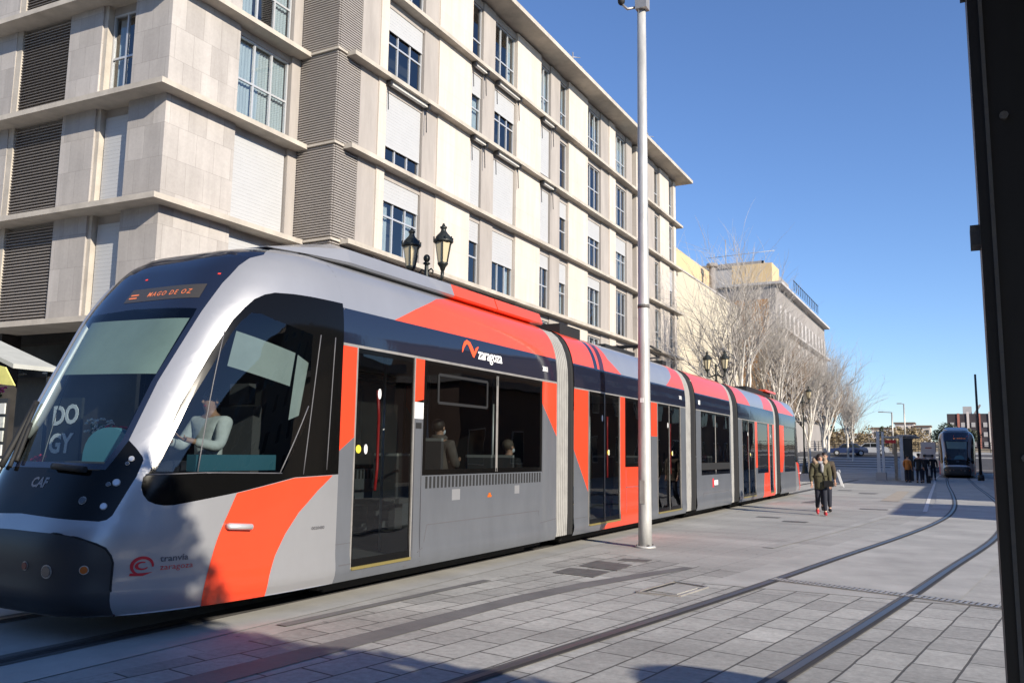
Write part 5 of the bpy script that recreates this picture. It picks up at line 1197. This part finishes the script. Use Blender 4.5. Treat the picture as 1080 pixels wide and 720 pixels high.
def person(label, loc, rz, pose='walk', coat='coat_black', legs='trousers_navy', shoes='shoe_dark', hair='hair_dark', h=1.68, coat_len=.80, mask=False, scarf=None, hood=None, longhair=False, group=None, puff=0.0):
    global ORG
    t = thing('person', label, 'person', loc, group, rz); ORG = (0,0,0); s = h/1.70; t.scale = (s,s,s)
    J = {'pelvis':((0,0,.95),(.135,.10)), 'waist':((0,0,1.10),(.125,.09)), 'chest':((0,0,1.30),(.155,.105)), 'upper':((0,.01,1.42),(.11,.08)), 'neck':((0,0,1.50),.052), 'jaw':((0,-.025,1.555),(.062,.068)), 'face':((0,-.015,1.62),(.075,.09)), 'crown':((0,0,1.685),(.06,.07))}
    E_ = [('pelvis','waist'),('waist','chest'),('chest','upper'),('upper','neck'),('neck','jaw'),('jaw','face'),('face','crown')]
    sit = pose in ('sit','drive')
    for n, sx in (('L',1),('R',-1)):
        if sit:
            hip = (sx*.10,-.02,.93); knee = (sx*.11,-.45,.97); ank = (sx*.11,-.47,.52); toe = (sx*.11,-.62,.47)
        elif pose == 'walk':
            f = sx; hip = (sx*.085,0,.90); knee = (sx*.09,-.10 if f > 0 else .0,.50); ank = (sx*.085,-.16 if f > 0 else .22,.085 if f > 0 else .15); toe = (sx*.09,-.31 if f > 0 else .10,.04)
        else: hip = (sx*.09,0,.90); knee = (sx*.10,-.03,.49); ank = (sx*.11,.02,.085); toe = (sx*.12,-.13,.035)
        sh = (sx*.185,.01,1.405)
        if pose == 'drive': el = (sx*.27,-.12,1.16); wr = (sx*.15,-.36,1.22)
        elif pose == 'sit': el = (sx*.24,-.05,1.12); wr = (sx*.10,-.33,1.17)
        elif pose == 'hold': el = (sx*.27,.03,1.12); wr = (sx*.12,-.24,1.12 if sx > 0 else 1.30)
        elif pose == 'walk': el = (sx*.25,.05*sx+.03,1.13); wr = (sx*.26,-.10*(-sx)-.04,.90)
        else: el = (sx*.25,.03,1.13); wr = (sx*.25,-.05,.88)
        J.update({'hip'+n:(hip,.088), 'knee'+n:(knee,.056), 'ank'+n:(ank,.04), 'toe'+n:(toe,(.04,.03)), 'sh'+n:(sh,.058), 'el'+n:(el,.042), 'wr'+n:(wr,.028)})
        d = (Vector(wr)-Vector(el)).normalized(); sd = Vector((1,0,0)) if abs(d.x) < .8 else Vector((0,0,1)); sd = (sd-d*sd.dot(d)).normalized(); pm = Vector(wr)+d*.06
        J['palm'+n] = (tuple(pm),(.034,.018)); E_ += [('pelvis','hip'+n),('hip'+n,'knee'+n),('knee'+n,'ank'+n),('ank'+n,'toe'+n),('upper','sh'+n),('sh'+n,'el'+n),('el'+n,'wr'+n),('wr'+n,'palm'+n)]
        cu = d.cross(sd)
        for k, (off, ln) in enumerate(((-.027,.065),(-.009,.078),(.009,.072),(.027,.058),(.040,.030))):
            b = pm+sd*off+d*(.035 if k < 4 else -.01); J['f%d%s' % (k,n)] = (tuple(b), .0085); J['g%d%s' % (k,n)] = (tuple(b+d*ln*.55+cu*.012), .0078); J['h%d%s' % (k,n)] = (tuple(b+d*ln+cu*.035), .006)
            E_ += [('palm'+n,'f%d%s' % (k,n)),('f%d%s' % (k,n),'g%d%s' % (k,n)),('g%d%s' % (k,n),'h%d%s' % (k,n))]
    body = skinned('body', J, E_, 'skin', t, 1)
    def up(k, e): p, r = J[k]; r = r if isinstance(r, tuple) else (r, r); return (p, tuple(x+e for x in r))
    cn = {k: up(k, .028+puff) for k in ('pelvis','waist','chest','upper','shL','shR')}; cn.update({k: up(k,.022+puff*.6) for k in ('elL','elR')}); cn.update({k: (tuple(Vector(J[k][0]).lerp(Vector(J['el'+k[-1]][0]), .12)), .045) for k in ('wrL','wrR')})
    ce = [('pelvis','waist'),('waist','chest'),('chest','upper'),('upper','shL'),('upper','shR'),('shL','elL'),('shR','elR'),('elL','wrL'),('elR','wrR')]
    if not sit:
        cn['hem'] = ((0,0,coat_len),(.19,.14)); ce.append(('pelvis','hem'))
    skinned('coat', cn, ce, coat, t, 2)
    for n in 'LR':
        skinned('trousers', {'hip': up('hip'+n,.016), 'knee': up('knee'+n,.020), 'ank': (tuple(Vector(J['ank'+n][0])+Vector((0,0,.03))), .058)}, [('hip','knee'),('knee','ank')], legs, t, 1)
        a = Vector(J['ank'+n][0]); b = Vector(J['toe'+n][0]); m = MB(); m.tube([a+Vector((0,.05,-.045)), a+Vector((0,0,-.02)), a.lerp(b,.6)+Vector((0,0,.0)), b+Vector((0,-.03,0))], [.035,.052,.046,.026], 10); m.build('shoe', shoes, t)
    m = MB(); m.ell((0,.022,1.66), .088, .100, .088, 14, 10)
    if longhair:
        for sx in (-1,1): m.ell((sx*.07,.02,1.56), .03, .06, .11, 8, 6)
        m.ell((0,.07,1.56), .07, .035, .11, 8, 6)
    m.build('hair', hair, t)
    m = MB(); m.tube([(0,-.092,1.635),(0,-.112,1.60),(0,-.095,1.59)], [.008,.014,.012], 6); m.build('nose', 'skin', t)
    for sx in (-1,1):
        m = MB(); m.ell((sx*.03,-.090,1.632), .011, .008, .007, 8, 6); m.build('eye', 'eye', t); m = MB(); m.ell((sx*.078,.0,1.615), .012, .02, .03, 8, 6); m.build('ear', 'skin', t)
    m = MB(); m.ell((0,-.082,1.565), .022, .010, .005, 8, 4); m.build('mouth', 'petal_red', t)
    if mask: m = MB(); m.ell((0,-.055,1.572), .066, .056, .050, 12, 8); m.build('face_mask', 'mask_pale', t)
    if scarf: m = MB(); m.lathe([(.075,0),(.115,.02),(.12,.06),(.09,.09),(.06,.09)], (0,0,1.44), 14); m.tube([(.03,-.12,1.46),(.035,-.15,1.38),(.03,-.15,1.26),(.04,-.14,1.2)], [.04,.05,.045,.02], 8); m.build('scarf', scarf, t)
    if hood: m = MB(); m.tube([(.09,-.09,1.45),(.155,-.01,1.52),(.14,.09,1.60),(.06,.15,1.63),(-.06,.15,1.63),(-.14,.09,1.60),(-.155,-.01,1.52),(-.09,-.09,1.45)], .06, 8); m.build('fur_hood', hood, t)
    ORG = (0,0,0); return t
person('woman in an olive parka, grey scarf and red shoes walking towards the camera', (-3.49,24.5,0), .25, 'walk', 'coat_olive', 'trousers_navy', 'shoe_red', 'hair_dark', 1.63, .72, scarf='scarf_grey', hood='fur_beige', longhair=True, puff=.03)
person('person in a brown coat walking close behind the woman in the olive parka', (-3.58,26.1,0), .2, 'walk', 'coat_brown', 'trousers_navy', 'shoe_dark', 'hair_dark', 1.68, .82, puff=.02, scarf='coat_black')
b_ = thing('shopping_bag', 'white bag hanging beside the person behind the woman in the parka', 'bag', (-3.08,26.1,.55)); m = MB(); m.prism([(.04,.14),(.13,.08),(.0,.50),(-.07,.52)], .05, (-3.20,26.05,.64), (1,0,0), (0,0,1), (0,1,0)); recalc(m.build('sack', 'bag_white', b_)); m = MB(); m.tube([(-3.23,26.08,1.13),(-3.24,26.08,1.20),(-3.18,26.08,1.20),(-3.17,26.08,1.13)], .01, 5); m.build('strap', 'bag_white', b_)
b_ = thing('handbag', 'small dark handbag at the hip of the woman in the olive parka', 'bag', (-3.26,24.36,.80)); m = MB(); m.box(-3.38,-3.14,24.32,24.42,.78,.94); m.build('pouch', 'shoe_dark', b_); m = MB(); m.tube([(-3.36,24.36,.94),(-3.42,24.38,1.2),(-3.5,24.4,1.38)], .012, 5); m.build('strap', 'shoe_dark', b_)
person('person in an orange jacket waiting on the platform', (-3.15,59.2,gz(-3.15,59.2)), 2.6, 'stand', 'coat_orange', 'trousers_navy', 'shoe_dark', 'hair_dark', 1.70, .86)
person('person all in black standing right next to the orange jacket', (-2.48,58.6,0), 2.9, 'stand', 'coat_black', 'trousers_navy', 'shoe_dark', 'hair_dark', 1.80, .70)
person('person in black with a light collar, middle of the waiting group', (-2.18,59.6,0), 3.4, 'hold', 'coat_black', 'trousers_navy', 'shoe_dark', 'hair_dark', 1.75, .75, scarf='scarf_grey')
person('person in dark clothes standing alone behind the waiting group', (-1.90,66,0), 3.0, 'stand', 'coat_black', 'trousers_navy', 'shoe_dark', 'hair_dark', 1.76, .85)
b_ = thing('backpack', 'dark bag set down at the feet of the waiting group', 'bag', (-1.95,58.9,0)); m = MB(); m.box(-2.1,-1.85,58.8,59.0,0,.45); m.build('pack', 'coat_black', b_); m = MB(); m.tube([(-2.02,58.9,.45),(-1.98,58.9,.53),(-1.93,58.9,.45)], .015, 5); m.build('strap', 'shoe_dark', b_)
# inside the tram: driver and two passengers (hips of the seated figure are 0.95 above its origin)
person('tram driver in a white shirt seated behind the side window of the cab', (-6.72,6.05,.43), .0, 'drive', 'shirt_white', 'trousers_navy', 'shoe_dark', 'hair_dark', 1.74)
person('passenger with a face mask and grey jacket holding something at the first side window', (-6.34,9.70,.28), math.pi, 'hold_sit' if False else 'sit', 'jacket_grey', 'trousers_navy', 'shoe_dark', 'hair_dark', 1.72, mask=True, scarf='jacket_grey')
person('balding passenger in dark clothes with a face mask behind the second side pane', (-6.34,11.72,.06), math.pi-.3, 'sit', 'coat_black', 'trousers_navy', 'shoe_dark', 'hair_grey', 1.70, mask=True)

# ---------------------------------------------------------------- the second tram, waiting at the far stop
c = copy_tree(T); c.location = (-.45, 75.0, 0)
c['label'] = 'distant tram facing the camera at the far end of the curved track'; c['group'] = 'trams'; T['group'] = 'trams'
